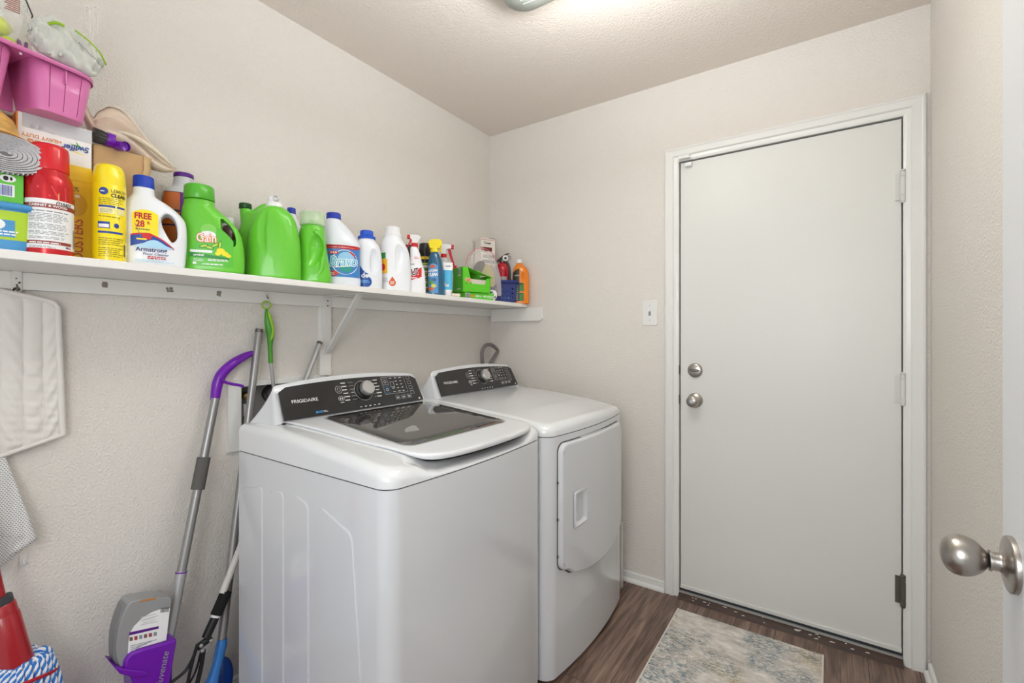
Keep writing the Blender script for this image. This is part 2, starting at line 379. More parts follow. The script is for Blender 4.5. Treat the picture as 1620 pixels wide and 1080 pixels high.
# ---- door latch guard at the top left corner
sn = thing('door_sensor', 'small white two-piece contact sensor at the top left corner of the back door', 'sensor', (0, 0, 0))
part('sensor_body', G().box(TRIM, 1.123, 1.172, -.035, -.018, 2.050, 2.066), sn, bevel=.002)
part('sensor_magnet', G().box(TRIM, 1.146, 1.177, -.016, .0035, 2.018, 2.036), sn, bevel=.002)
# ---- light switch
sw = thing('light_switch', 'white toggle light switch plate on the wall left of the back door', 'light switch', (.979, 0, 1.34))
g = G(); g.prism(TRIM, rrect(-.037, .037, -.061, .061, .004), -.006, 0); part('wall_plate', g, sw, bevel=.002)
g = G(); g.box(P('slot_grey', 150, 150, 148), -.006, .006, -.0075, -.0055, -.013, .013); part('switch_slot', g, sw)
g = G(); g.box(TRIM, -.0045, .0045, -.018, -.004, -.001, .007, Matrix.Rotation(radians(-25), 4, 'X')); part('toggle', g, sw, bevel=.001)
for z in (.036, -.036):
    g = G(); g.lathe(PRINTG, [(.0032, 0), (.0032, .0012), (0, .0018)], 14, M=Matrix.Translation((0, -.006, z)) @ Matrix.Rotation(pi/2, 4, 'X')); part('screw', g, sw)
# ---- open interior door at the right edge of the frame
d2 = thing('door_2', 'd', 'door'); del d2['label']; del d2['category']; d2['kind'] = 'structure'
part('door_panel', G().box(P('open_door_white', 222, 223, 225, .4), 1.918, 1.953, -2.09, -1.276, .012, 2.04), d2, bevel=.002)
kz, ky = .908, -1.328
M = Matrix.Translation((1.918, ky, kz)) @ Matrix.Rotation(-pi/2, 4, 'Y')
g = G(); g.lathe(NICK, [(.0385, 0), (.0385, .0045)]+cat_rom([(.0375, .0065), (.033, .0075), (.020, .009), (.0135, .013), (.0125, .018), (.0125, .0225)], 4), 48, M=M)
o = part('knob_rose', g, d2, ang=50)
g = G(); g.lathe(NICK, [(.0115, .0225), (.0145, .023), (.0145, .0255), (.012, .026)], 40, M=M); part('knob_collar', g, o)
g = G(); g.lathe(NICK, [(max(0.0001, .0285*sin(pi*t/24)**.9*(1-.16*cos(pi*t/24))), .051-.026*cos(pi*t/24)) for t in range(0, 25)], 48, M=M)
g.v = [(x, ky+(y-ky)*1.0, z) for x, y, z in g.v]
part('door_knob', g, o, ang=80)
# hinge side of that door
for z in (.25, 1.0, 1.8):
    part('hinge', G().lathe(NICKD, [(.006, z-.045), (.006, z+.045)], 16, c=(1.959, -2.09)), d2)
# ---- ceiling light
GLS = mat('fixture_glass', rgb(205, 212, 205), .25, trans=.35, bump=(160, .6, .002))
cl = thing('ceiling_light', 'square pressed glass flush ceiling light with a rounded corner in view', 'ceiling light', (1.04, -1.125, CH))
g = G()
def cl_ring(h, r, z): return [(x, y, z) for x, y in rrect(-h, h, -h, h, r, 8)]
g.loft(GLS, [cl_ring(.215, .05, -.012), cl_ring(.262, .07, -.030), cl_ring(.270, .075, -.050), cl_ring(.262, .07, -.062), cl_ring(.20, .06, -.078), cl_ring(.08, .03, -.088), cl_ring(.01, .004, -.090)], cap0=False)
part('glass_shade', g, cl, ang=50)
g = G()
for k in range(-11, 12):
    t = k*.018; e = .2
    g.tube(GLS, [(-e, t, -.0775+.0), (-.08, t, -.088), (.08, t, -.088), (e, t, -.0775)], .0022, 6)
part('glass_ribs', g, cl)
part('mounting_pan', G().loft(TRIM, [cl_ring(.2, .04, 0), cl_ring(.2, .04, -.014)]), cl)
# ================================================================= APPLIANCES (front faces +x, back towards the left wall)
ZS = .8735
def footprint(yA, yB, xb, xc, bow, r=.05, n=10, ins=0):
    pts = []; yA += ins; yB -= ins; xb += ins; xc -= ins
    for k in range(5): pts.append((xb, yB-(yB-yA)*k/4))                       # back edge from far to near
    for k in range(1, 7): pts.append((xb+(xc-r-xb)*k/7, yA))
    for k in range(n+1):
        a = -pi/2+pi/2*k/n; pts.append((xc-r+r*cos(a), yA+r+r*sin(a)))
    for k in range(1, 16):
        t = k/16; pts.append((xc+bow*(1-(2*t-1)**2), yA+r+(yB-yA-2*r)*t))
    for k in range(n+1):
        a = pi/2*k/n; pts.append((xc-r+r*cos(a), yB-r+r*sin(a)))
    for k in range(1, 7): pts.append((xc-r-(xc-r-xb)*k/7, yB))
    return pts
def sst(a, b, x): t = min(1, max(0, (x-a)/(b-a))); return t*t*(3-2*t)
def top_z(x): # slope of the cover from console to front
    return .962-.030*sst(.33, .80, x)-.018*sst(.72, .92, x)
def appliance(kind, label, yA, yB, xb, xc, bow, r):
    t = thing(kind, label, kind.replace('_', ' ').split()[-1], ((xb+xc)/2, (yA+yB)/2, 0))
    ox, oy = t.location.x, t.location.y
    T = Matrix.Translation((-ox, -oy, 0))
    g = G(); g.loft(ENAM, [[(x, y, z) for x, y in footprint(yA, yB, xb, xc, bow, r)] for z in (.025, ZS-.0012)]); g.xf(T)
    cab = g
    # cover: concentric rings over the footprint
    base = footprint(yA, yB, xb, xc, bow, r, n=14); cx, cy = .5*(xb+xc), .5*(yA+yB); g = G(); rings = []
    scoop = kind == 'washer'
    def zt(x, y):
        z = top_z(x)
        if scoop:
            f = sst(yA+.07, yA+.16, y)*(1-sst(yB-.13, yB-.05, y))
            z -= .030*f*sst(.80, .865, x)
        else:
            z += .006*(1-((y-cy)/(.5*(yB-yA)))**2)-.010*sst(.62, .93, x)*sst(cy-.1, yB, y)
        return z
    R = .028
    prof = [(0, None)]
    for k in range(0, 9): a = pi/2*k/8; prof.append((R*(1-cos(a)), R*(1-sin(a))))
    rings.append([(x, y, ZS+.0016) for x, y in base])
    def inset(d): # move towards centre by d in both axes
        o = []
        for x, y in base:
            o.append((cx+(x-cx)*(1-d/(.5*(xc-xb))), cy+(y-cy)*(1-d/(.5*(yB-yA)))))
        return o
    for d, dz in prof[1:]:
        p = inset(d); rings.append([(x, y, zt(x, y)-dz/R*min(R, zt(x, y)-ZS-.004)) for x, y in p])
    for k in range(1, 40):
        d = R+(.5*(yB-yA)-R)*k/40
        p = inset(d); rings.append([(x, y, zt(x, y)) for x, y in p])
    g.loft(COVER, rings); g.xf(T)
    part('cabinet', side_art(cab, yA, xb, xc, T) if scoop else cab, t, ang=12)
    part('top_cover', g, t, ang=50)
    part('seam_shade', G().loft(DARK, [[(x, y, z) for x, y in footprint(yA, yB, xb, xc, bow, r, ins=.0025)] for z in (ZS-.005, ZS+.004)]).xf(T), t)  # dark fill slab, paints the shade inside the seam between cabinet and cover
    # console: wedge whose outline shrinks from the front face to the back edge
    gy0, gy1 = yA+.045, yB-.035
    def outline(s):         # s=0 front face .. 1 back edge
        s2 = s; zlow = .955; n = 10
        crown = .016*(1-s); flare = .044*s**1.2
        ya, yb = gy0-flare, gy1+flare*.7
        ztop = .940+.135*(1-s)**.85
        pts = []
        rr = min(.022, (ztop-.90)*.45)
        bl, br = (ya-.012*(1-s), .9+.06*(1-s)), (yb+.012*(1-s), .9+.06*(1-s))
        pts.append(bl)
        for k in range(n+1):
            a = pi-pi/2*k/n; pts.append((ya+.006+rr+rr*cos(a), ztop-rr+rr*sin(a)))
        for k in range(1, 12):
            u = k/12; pts.append((ya+.006+rr+(yb-ya-.012-2*rr)*u, ztop+crown*(1-(2*u-1)**2)))
        for k in range(n+1):
            a = pi/2-pi/2*k/n; pts.append((yb-.006-rr+rr*cos(a), ztop-rr+rr*sin(a)))
        pts.append(br); return pts
    rings = []
    for k in range(0, 13):
        s = k/12; o = outline(s); xs = []
        for y, z in o:
            xf = .345-.055*sst(.95, 1.085, z); x = xf+(xb+.004-xf)*s
            xs.append((x, y, z))
        rings.append(xs)
    # rounded front lip
    o = outline(0); fr = []
    cyc = .5*(gy0+gy1); czc = 1.01
    fr0 = [(.345-.055*sst(.95, 1.085, z)+.006, cyc+(y-cyc)*.985, czc+(z-czc)*.94) for y, z in o]
    g = G(); g.loft(ENAM, [fr0]+rings); g.xf(T); con = part('console', g, t, ang=38)
    # black fascia plate, local frame u along +y, w up the slope
    A = Vector((.3535-ox, 0, .972)); B = Vector((.2985-ox, 0, 1.081)); up = (B-A).normalized(); out = Vector((up.z, 0, -up.x))
    if out.x < 0: out = -out
    def ps(u, w, off=0): return tuple(A+Vector((0, u, 0))+up*w+out*(off+.0035))
    ph = (B-A).length; u0, u1 = gy0-oy+.012, gy1-oy-.012; g = G(); n = 24
    lo = [(u0+(u1-u0)*k/n, .000) for k in range(n+1)]
    r2 = .012; hi = []
    for k in range(n+1):
        f = k/n; u = u1-.006-(u1-u0-.012)*f; e = min(f, 1-f)*(u1-u0); w = ph-.018+.013*(1-(2*f-1)**2)
        if e < r2: w -= r2*(1-sqrt(max(0, 1-(1-e/r2)**2)))
        hi.append((u, w))
    pl = lo+hi; m = len(pl)
    g.add([ps(u, w, 0) for u, w in pl]+[ps(u, w, -.006) for u, w in pl], [tuple(range(m))]+[(j, (j+1) % m, (j+1) % m+m, j+m) for j in range(m)], BLACKP)
    fas = part('fascia', g, con, bevel=.0008)
    # printing: brand, buttons, dial scale
    g = G(); wd = u1-u0; U = lambda f: u0+wd*f; Hh = lambda f: ph*.9*f
    text(g, PRINTG, ps, 'FRIGIDAIRE', U(.14), Hh(.50), .0155, bold=.015, sx=1.15, off=.0006)
    if scoop:
        text(g, P('print_blue', 60, 150, 215), ps, 'MAXI', U(.205), Hh(.10), .0105, bold=.03, off=.0006); text(g, PRINTG, ps, 'FILL', U(.245), Hh(.10), .0095, off=.0006)
    def ringp(u, w, r, th, m=PRINTG, n=28, sq=1):
        a = [ps(u+r*cos(2*pi*k/n)*sq, w+r*sin(2*pi*k/n), .0006) for k in range(n)]; b = [ps(u+(r-th)*cos(2*pi*k/n)*sq, w+(r-th)*sin(2*pi*k/n), .0006) for k in range(n)]
        g.add(a+b, [(k, (k+1) % n, n+(k+1) % n, n+k) for k in range(n)], m)
    def rectp(a, b, c, d, th=.0008, m=PRINTG):
        for q in ((a, b, c, c+th), (a, b, d-th, d), (a, a+th, c, d), (b-th, b, c, d)): patch(g, m, ps, q[0], q[1], q[2], q[3], 1, 1, .0006)
    ringp(U(.365), Hh(.72), .0135, .0010); ringp(U(.365), Hh(.72), .0065, .0010); ringp(U(.365), Hh(.42), .009, .0009, sq=1.3)
    for k in (-1, 1): patch(g, PRINTG, ps, U(.365)+k*.004-.002, U(.365)+k*.004+.002, Hh(.42)-.004, Hh(.42)+.004, 1, 1, .0006)
    patch(g, PRINTG, ps, U(.365)-.007, U(.365)+.007, Hh(.28), Hh(.30), 1, 1, .0006)
    ku, kw = U(.535), Hh(.60); ringp(ku, kw, .0375, .0008, sq=1.02)
    for i in range(6):
        w = Hh(.92)-i*Hh(.115); 
        patch(g, PRINTG, ps, ku-.085, ku-.085+random.uniform(.018, .03), w-.0018, w+.0018, 1, 1, .0006); patch(g, PRINTG, ps, ku-.055, ku-.036, w-.0004, w+.0004, 1, 1, .0006)
        patch(g, PRINTG, ps, ku+.052, ku+.052+random.uniform(.014, .024), w-.0018, w+.0018, 1, 1, .0006); patch(g, PRINTG, ps, ku+.036, ku+.050, w-.0004, w+.0004, 1, 1, .0006)
    rectp(U(.69), U(.885), Hh(.36), Hh(.99)); rectp(U(.695), U(.74), Hh(.70), Hh(.93)); rectp(U(.695), U(.74), Hh(.41), Hh(.64), m=P('print_blue', 60, 150, 215) if scoop else PRINTG)
    ringp(U(.7175), Hh(.82), .006, .0016); ringp(U(.7175), Hh(.53), .006, .0016)
    rectp(U(.755), U(.785), Hh(.60), Hh(.80), .0012)
    for i in range(3):
        for j in range(5):
            u = U(.76+.04*i); w = Hh(.93-.125*j)
            if not (i == 0 and j in (1, 2)): patch(g, PRINTG, ps, u, u+random.uniform(.008, .014), w-.0012, w+.0012, 1, 1, .0006)
    for j in range(4): rectp(U(.905), U(.935), Hh(.84-.19*j), Hh(.96-.19*j))
    for i in range(3): rectp(U(.765+.05*i), U(.80+.05*i), Hh(.14), Hh(.27)); patch(g, PRINTG, ps, U(.773+.05*i), U(.792+.05*i), Hh(.18), Hh(.22), 1, 1, .0006)
    for i in range(5): patch(g, PRINTG, ps, U(.475+.034*i), U(.475+.034*i)+.008, Hh(.05), Hh(.08), 1, 1, .0006)
    ellipse(g, PRINTG, ps, U(.965), Hh(.07), .004, .004, off=.0006)
    part('fascia_print', g, fas, flat=True)
    o = Vector(ps(ku, kw, 0)); Mk = Matrix.Translation(o) @ out.to_track_quat('Z', 'Y').to_matrix().to_4x4()
    g = G(); g.lathe(BLACKP, [(.033, 0), (.032, .004), (.026, .008), (.0255, .022), (0, .022)], 48, M=Mk); kb = part('knob_base', g, con)
    g = G(); g.lathe(SILV, [(.0255, .012), (.0262, .016), (.0262, .030), (.024, .0335), (.019, .034), (.0185, .033), (0, .0335)], 60, M=Mk); part('dial_knob', g, kb)
    return t, T, ps
def side_art(g, yA, xb, xc, T):       # four shallow raised panels pressed into the near side
    def quad(pts, d=.0034, r=.0):
        # round corners then extrude with a soft edge
        out = []; n = len(pts)
        for i in range(n):
            a, b, c = Vector(pts[i-1]), Vector(pts[i]), Vector(pts[(i+1) % n]); rr = .022
            p = b+(a-b).normalized()*min(rr, (a-b).length*.45); q = b+(c-b).normalized()*min(rr, (c-b).length*.45)
            for k in range(6): t = k/5; out.append(tuple(p*(1-t)**2+b*2*t*(1-t)+q*t*t))
        c = [sum(o[0] for o in out)/len(out), sum(o[1] for o in out)/len(out)]
        def ins(e): return [(c[0]+(x-c[0])*(1-e/max(.02, abs(c[0]-x)+.001)) if abs(x-c[0]) > .01 else x, c[1]+(z-c[1])*(1-e/abs(c[1]-z)) if abs(z-c[1]) > .02 else z) for x, z in out]
        r0 = [(x, yA+.001, z) for x, z in out]; r1 = [(x, yA-d*.5, z) for x, z in ins(.0005)]; r2 = [(x, yA-d, z) for x, z in ins(.0025)]
        h = G(); h.loft(ENAM, [r0, r1, r2]); h.xf(T); g.add(h.v, h.f, ENAM)
    quad([(.225, .10), (.343, .10), (.343, .79), (.225, .765)])
    quad([(.385, .10), (.455, .10), (.455, .795), (.385, .79)])
    quad([(.507, .10), (.575, .10), (.575, .785), (.507, .80)])
    quad([(.622, .10), (.78, .10), (.79, .42), (.757, .75), (.622, .792)])
    return g
WY0, WY1 = -1.5525, -.871
wash, T, ps = appliance('washer', 'white top-loading washer with a glass lid, nearer of the two laundry machines', WY0, WY1, .20, .885, .016, .045)
ox, oy = wash.location.x, wash.location.y
# lid
LO = [(.352, -1.486), (.60, -1.462), (.79, -1.440), (.835, -1.428), (.866, -1.405), (.886, -1.368), (.899, -1.30), (.905, -1.20), (.904, -1.10), (.897, -1.01), (.884, -.955), (.862, -.922), (.83, -.906), (.60, -.898), (.352, -.893)]
def smooth_closed(p, n=5):
    m = len(p); out = []
    for i in range(m):
        a, b, c, d = p[i-1], p[i], p[(i+1) % m], p[(i+2) % m]
        if i == m-1: out.append(b); continue
        if i == 0: a = b
        if i == m-2: d = c
        for k in range(n):
            t = k/n; out.append(tuple(.5*((2*q)+(-e+r)*t+(2*e-5*q+4*r-s)*t*t+(-e+3*q-3*r+s)*t**3) for e, q, r, s in zip(a, b, c, d)))
    return out
lo = smooth_closed(LO); LC = (.62, -1.19)
def lz(x, y): return top_z(x)+.0075+.004*sst(.7, .9, x)
def lring(s, dz, ex=0): return [(LC[0]+(x-LC[0])*s, LC[1]+(y-LC[1])*s, lz(LC[0]+(x-LC[0])*s, 0)+dz-ex*sst(.80, .87, x)) for x, y in lo]
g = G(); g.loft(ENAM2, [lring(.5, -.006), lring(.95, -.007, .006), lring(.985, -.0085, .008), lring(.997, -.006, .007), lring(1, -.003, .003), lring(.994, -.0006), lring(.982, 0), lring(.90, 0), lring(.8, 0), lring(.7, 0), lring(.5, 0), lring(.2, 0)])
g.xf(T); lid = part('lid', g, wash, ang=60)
g = G(); g.loft(DARK, [lring(.955, -.004, .002), lring(.955, -.006, .018)]); g.xf(T); part('lid_gap_shade', g, wash)  # dark slab that paints the shaded gap under the lid's front lip
# glass inset, a rounded quadrilateral
def round_poly(pts, rr, n=6):
    out = []; m = len(pts)
    for i in range(m):
        a, b, c = Vector(pts[i-1]), Vector(pts[i]), Vector(pts[(i+1) % m]); p = b+(a-b).normalized()*rr; q = b+(c-b).normalized()*rr
        for k in range(n+1): t = k/n; out.append(tuple(p*(1-t)**2+b*2*t*(1-t)+q*t*t))
    return out
GQ = round_poly([(.378, -1.385), (.790, -1.408), (.795, -.955), (.378, -.935)], .045)
GLASSD = P('smoked_lid_glass', 62, 60, 58, .05, coat=1)
gc = (.585, -1.17)
def gring(s, dz): return [(gc[0]+(x-gc[0])*s, gc[1]+(y-gc[1])*s, lz(gc[0]+(x-gc[0])*s, 0)+dz) for x, y in GQ]
g = G(); g.loft(GLASSD, [gring(1, -.004), gring(1, .0012), gring(.995, .0018), gring(.8, .0018), gring(.5, .0018), gring(.2, .0018)]); g.xf(T)
part('lid_window', g, lid, ang=60, label='smoked glass window')
g = G(); g.loft(P('gasket_grey', 150, 150, 150), [gring(1.022, -.004), gring(1.022, .0008), gring(.99, .0008)]); g.xf(T); part('window_rim', g, lid)
# small hinge caps and a dark lip shadow gap
for y in (-1.495, -.884): part('hinge_cap', G().box(DARK, .34, .356, y-.004, y+.004, .958, .966).xf(T), wash)
for x in (.26, .82):
    for y in (WY0+.05, WY1-.05): part('foot', G().lathe(DARK, [(.02, 0), (.02, .02), (.012, .03)], 16, c=(x, y)).xf(T), wash)
# ---- dryer
DY0, DY1 = -.866, -.185
dry, T2, ps = appliance('dryer', 'white front-loading dryer beyond the washer, nearest the back wall', DY0, DY1, .20, .912, .023, .05)
def fx(y, e=0):
    t = (y-(DY0+.05))/((DY1-.05)-(DY0+.05)); return .912+.023*(1-(2*min(1, max(0, t))-1)**2)+e
def door_out(e):
    pts = []; y0, y1, r = -.815-e, -.262+e, .035
    zb = lambda y: .388-e-.055*(1-((y+.52)/.28)**2)
    zt = .846+e
    for k in range(7): a = pi+pi/2*k/6; pts.append((y0+r+r*cos(a), zb(y0)+r+r*sin(a)-.0))
    for k in range(1, 14): y = y0+r+(y1-y0-2*r)*k/14; pts.append((y, zb(y)))
    for k in range(7): a = -pi/2+pi/2*k/6; pts.append((y1-r+r*cos(a), zb(y1)+r+r*sin(a)))
    for k in range(7): a = pi/2*k/6; pts.append((y1-r+r*cos(a), zt-r+r*sin(a)))
    for k in range(1, 14): y = y1-r-(y1-y0-2*r)*k/14; pts.append((y, zt))
    for k in range(7): a = pi/2+pi/2*k/6; pts.append((y0+r+r*cos(a), zt-r+r*sin(a)))
    return pts
def dring(e, off): return [(fx(y, off), y, z) for y, z in door_out(e)]
HB = (-.742, -.650, .536, .655)
g = G(); g.loft(GAPG, [dring(.004, -.01), dring(.004, .0012)]); g.xf(T2); part('door_gap_shade', g, dry)  # slab in shadow grey, the shade of the gap round the door as colour
rings = [dring(0, -.006), dring(0, .012), dring(-.003, .017), dring(-.008, .019)]
g = G()
# door face as strips so that it follows the bow: top and bottom outlines over y, with a rectangular hole for the grip
g.loft(ENAM, rings, cap0=True, cap1=False)
def zb8(y): return .388+.008-.055*(1-((y+.52)/.28)**2)
ys = [-.807+k*(.537/60) for k in range(61)]
import bisect
for v in (HB[0], HB[1]): bisect.insort(ys, v)
o8 = door_out(-.008)
def zlim(y):
    zs = []
    for i in range(len(o8)):
        (a, b), (c, d) = o8[i-1], o8[i]
        if (a-y)*(c-y) <= 0 and a != c: zs.append(b+(d-b)*(y-a)/(c-a))
    return (min(zs), max(zs)) if zs else (None, None)
for a, b in zip(ys[:-1], ys[1:]):
    za, zb_ = zlim(min(max(a, -.8069), -.2701)), zlim(min(max(b, -.8069), -.2701))
    if za[0] is None or zb_[0] is None: continue
    hole = a >= HB[0]-1e-6 and b <= HB[1]+1e-6
    if not hole: g.add([(fx(a, .019), a, za[0]), (fx(b, .019), b, zb_[0]), (fx(b, .019), b, zb_[1]), (fx(a, .019), a, za[1])], [(0, 1, 2, 3)], ENAM)
    else:
        g.add([(fx(a, .019), a, za[0]), (fx(b, .019), b, zb_[0]), (fx(b, .019), b, HB[2]), (fx(a, .019), a, HB[2])], [(0, 1, 2, 3)], ENAM)
        g.add([(fx(a, .019), a, HB[3]), (fx(b, .019), b, HB[3]), (fx(b, .019), b, zb_[1]), (fx(a, .019), a, za[1])], [(0, 1, 2, 3)], ENAM)
g.xf(T2); dd = part('door', g, dry, fix=False, ang=30)
# grip pocket
g = G(); a, b, c, d = HB
def pr(e, off): return [(fx((a+b)/2, .0195)+off, y, z) for y, z in rrect(a+e, b-e, c+e, d-e, .008, 4)]
g.loft(ENAM, [pr(-.006, -.003), pr(-.005, .002), pr(0, .003), pr(.003, -.002), pr(.006, -.008), pr(.010, -.011)], cap0=False); g.xf(T2)
part('door_grip', g, dd, ang=50)
for z in (.71, .58, .45):
    part('door_stud', G().box(NICKD, fx(-.82)+.0, fx(-.82)+.006, -.8215, -.8165, z-.004, z+.004).xf(T2), dry)
part('vent_slot', G().box(DARK, .896, .900, -.187, -.1835, .75, .80).xf(T2), dry)
for x in (.26, .84):
    for y in (DY0+.05, DY1-.05): part('foot', G().lathe(DARK, [(.02, 0), (.02, .02), (.012, .03)], 16, c=(x, y)).xf(T2), dry)
# ================================================================= SHELF
SZ = 1.410; ST = .020
t = thing('wall_shelf', 'long white painted wall shelf running above the washer and dryer, loaded with cleaning products', 'shelf', (.14, -1.1, SZ-ST))
def rel(g, o): return g.xf(Matrix.Translation(-o.location))
part('shelf_board', rel(G().box(SHELFW, .001, .28, YB+.3, -.0195, SZ-ST, SZ), t), t, bevel=.002)
part('wall_cleat', rel(G().box(SHELFW, .0005, .0185, YB+.3, -.001, SZ-ST-.045, SZ-ST-.0005), t), t, bevel=.0015)
part('end_cleat', rel(G().prism(SHELFW, [(.019, 1.312), (.362, 1.312), (.376, 1.326), (.376, 1.3885), (.281, 1.3885), (.281, 1.3885), (.019, 1.3885)], -.019, -.0005), t), t, bevel=.002)
part('upright_strip', rel(G().box(SHELFW, .0005, .018, -1.157, -1.106, 1.068, 1.3445), t), t, bevel=.001)
SCAR = P('old_glue_scar', 142, 132, 122, .8, noise=(60, .15, (1, 1, 1)))
for px, py, w, h in ((166, 450, .013, .017), (346, 464, .013, .018)):
    c = at(px, py, x=.0185); n = 14; g = G()
    rr = [.8+.3*random.random() for _ in range(n)]
    g.add([(.0192, c.y+w*.5*max(-1, min(1, 1.35*cos(2*pi*k/n)))*rr[k]*1.1, c.z+h*.5*max(-1, min(1, 1.35*sin(2*pi*k/n)))*rr[k]*1.1) for k in range(n)], [tuple(range(n))], SCAR)
    part('glue_scar', rel(g, t), t, flat=True, label='brown patch where a hook was pulled off')
c = at(268, 458, x=.0185)
for dy, dz, w, h in ((-.006, .003, .005, .006), (.004, .004, .008, .006), (.005, -.004, .009, .005), (-.004, -.004, .004, .006)):
    g = G(); g.add([(.0192, c.y+dy+a*w*.75, c.z+dz+b*h*.75) for a, b in ((-1, -.8), (.7, -1), (1, .6), (-.5, 1))], [(0, 1, 2, 3)], SCAR); part('glue_scar', rel(g, t), t, flat=True)
# bracket
bt = thing('shelf_bracket', 'white metal shelf bracket with a diagonal brace under the middle of the shelf', 'bracket', (.02, -1.125, 1.25))
BM = P('bracket_white', 226, 224, 220, .35, coat=.2)
part('wall_leg', rel(G().box(BM, .0188, .0225, -1.143, -1.108, 1.155, 1.388), bt), bt, bevel=.001)
part('shelf_leg', rel(G().box(BM, .0195, .255, -1.143, -1.108, 1.386, 1.3895), bt), bt, bevel=.001)
g = G(); g.prism(BM, [(.024, 1.168), (.030, 1.158), (.222, 1.378), (.236, 1.386), (.216, 1.386)], -1.137, -1.114); part('brace', rel(g, bt), bt, bevel=.001)
for x, z in ((.0225, 1.37), (.0225, 1.35), (.0225, 1.175)):
    g = G(); g.lathe(NICKD, [(.0035, 0), (.003, .0015), (0, .002)], 12, M=Matrix.Translation((x, -1.125, z)) @ Matrix.Rotation(pi/2, 4, 'Y')); part('screw', rel(g, bt), bt)
# ================================================================= ITEMS ON THE SHELF (local: x across, -y faces the room, z up)
def item(name, label, cat, px, x, face=None, z=SZ, group=None, sc=None):
    p = at(px, HY, x=x); d = ray(px, HY); v = math.atan2(-d[0], d[1])
    o = thing(name, label, cat, (x, p.y, z), v if face is None else radians(face), group)
    if sc: o.scale = sc
    return o
def box_item(name, label, cat, pl, pr, front, z=SZ, group=None):     # box square to the wall: returns thing, half width
    a = at(pl, HY, x=front).y; b = at(pr, HY, x=front).y
    return thing(name, label, cat, (front, (a+b)/2, z), pi/2, group), (b-a)/2
def cap(parent, m, r, z0, z1, ribs=36, cx=0, name='cap', taper=.97, top=None, label=None, lipr=0):
    g = G(); pr = [(r, z0), (r*1.01, z0+.001), (r*taper, z1-.002), (r*taper-.002, z1), (0, z1)]
    if lipr: pr = [(r+lipr, z0-.001), (r+lipr, z0+.009), (r, z0+.014)]+pr[2:]
    g.lathe(m, pr, max(32, ribs*4), rib=(ribs, -.035) if ribs else None, c=(cx, 0)); return part(name, g, parent, ang=45, label=label)
LIME = P('gain_green', 105, 198, 52, .3, coat=.25, sss=.05)
LIMED = P('green_cap', 84, 178, 45, .3, coat=.2)
GRN2 = P('label_green', 46, 140, 60, .4); RED = P('label_red', 205, 30, 38, .4); BLUE = P('label_blue', 32, 70, 160, .4)
YEL = P('label_yellow', 250, 225, 40, .4); ORG = P('label_orange', 238, 120, 45, .4); NAVY = P('print_navy', 30, 50, 120, .4); REDP = P('print_red', 190, 25, 45, .4)
# --- tub of wipes, left edge
t = item('wipes_tub', 'blue and lime green tub with a blue lid at the left end of the shelf', 'tub', 0, .20, 82)
BL = P('tub_blue', 70, 150, 205, .35, coat=.2)
b, sf = body([(.0, .052, .045, 0, 4), (.004, .055, .048, 0, 4), (.05, .057, .050, 0, 4), (.094, .059, .052, 0, 4)]); b.mats = [BL]; part('tub_body', b, t)
g = G(); LG = P('tub_lime', 176, 208, 50, .4); patch(g, LG, sf, -.055, .055, .024, .086, 28, 6); patch(g, BL, sf, -.052, .022, .030, .066, 10, 4, .0010)
ellipse(g, WHITEL, sf, -.012, .056, .02, .013, .0014); lines(g, WHITEL, sf, -.02, .03, .034, .046, 2, .5, .0014); part('label', g, t)
b, _ = body([(.090, .063, .056, 0, 4), (.094, .066, .059, 0, 4), (.100, .066, .059, 0, 4), (.104, .062, .055, 0, 4), (.105, .058, .051, 0, 4)]); b.mats = [BL]; part('lid', b, t)
# --- green carton on the tub
t = item('carton', 'small bright green carton with a barcode, standing on the blue tub lid', 'carton', -12, .20, 84, z=SZ+.1055)
g = G().box(P('carton_green', 98, 190, 62, .5), -.05, .0445, -.045, .04, 0, .062); part('carton_body', g, t, bevel=.001)
sf = plane_y(-.045); g = G(); ellipse(g, WHITEL, sf, .021, .051, .012, .008, .0005); ellipse(g, INK, sf, .018, .051, .004, .005, .0009); ellipse(g, INK, sf, .026, .051, .002, .004, .0009)
patch(g, WHITEL, sf, -.005, .031, .012, .038, 1, 1, .0005)
for k in range(14): patch(g, NAVY if k % 3 else P('bar_blue', 90, 120, 200), sf, -.003+k*.0022, -.003+k*.0022+.0013, .014, .036, 1, 1, .0009)
part('label', g, t)
# --- rolled shelf liner
t = item('shelf_liner', 'grey woven non-slip shelf liner rolled up on top of the green carton', 'roll', -2, .19, 90, z=SZ+.1055+.062)
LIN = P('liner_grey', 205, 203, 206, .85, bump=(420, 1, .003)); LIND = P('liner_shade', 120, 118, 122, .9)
g = G(); N = 420; turns = 8.5; rings = []; cy = .0385
for i in range(N):
    a = 2*pi*turns*i/N; f = .06+.94*i/N; c, s = cos(a), sin(a); rb = 1+.003*cos(a*20); th = .78*.94/turns
    p = (.068*f*c*rb, .0385*f*s*rb+cy); q = (.068*(f+th)*c*rb, .0385*(f+th)*s*rb+cy)
    rings.append([(p[0], -.07, p[1]), (q[0], -.072+.0006*sin(a*20), q[1]), (q[0], .07, q[1]), (p[0], .07, p[1])])
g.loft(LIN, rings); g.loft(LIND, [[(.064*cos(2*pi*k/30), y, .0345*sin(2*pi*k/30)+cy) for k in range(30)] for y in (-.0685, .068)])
part('liner_coil', g, t, ang=60)
g = G(); 
for k in range(30):
    a = pi+pi*k/29; g.tube(LIN, [(.0722*cos(a), -.0712, .0385+.0408*sin(a)), (.0722*cos(a), .06, .0385+.0408*sin(a))], .0013, 6)
o = part('rib_cords', g, t); o['kind'] = 'stuff'
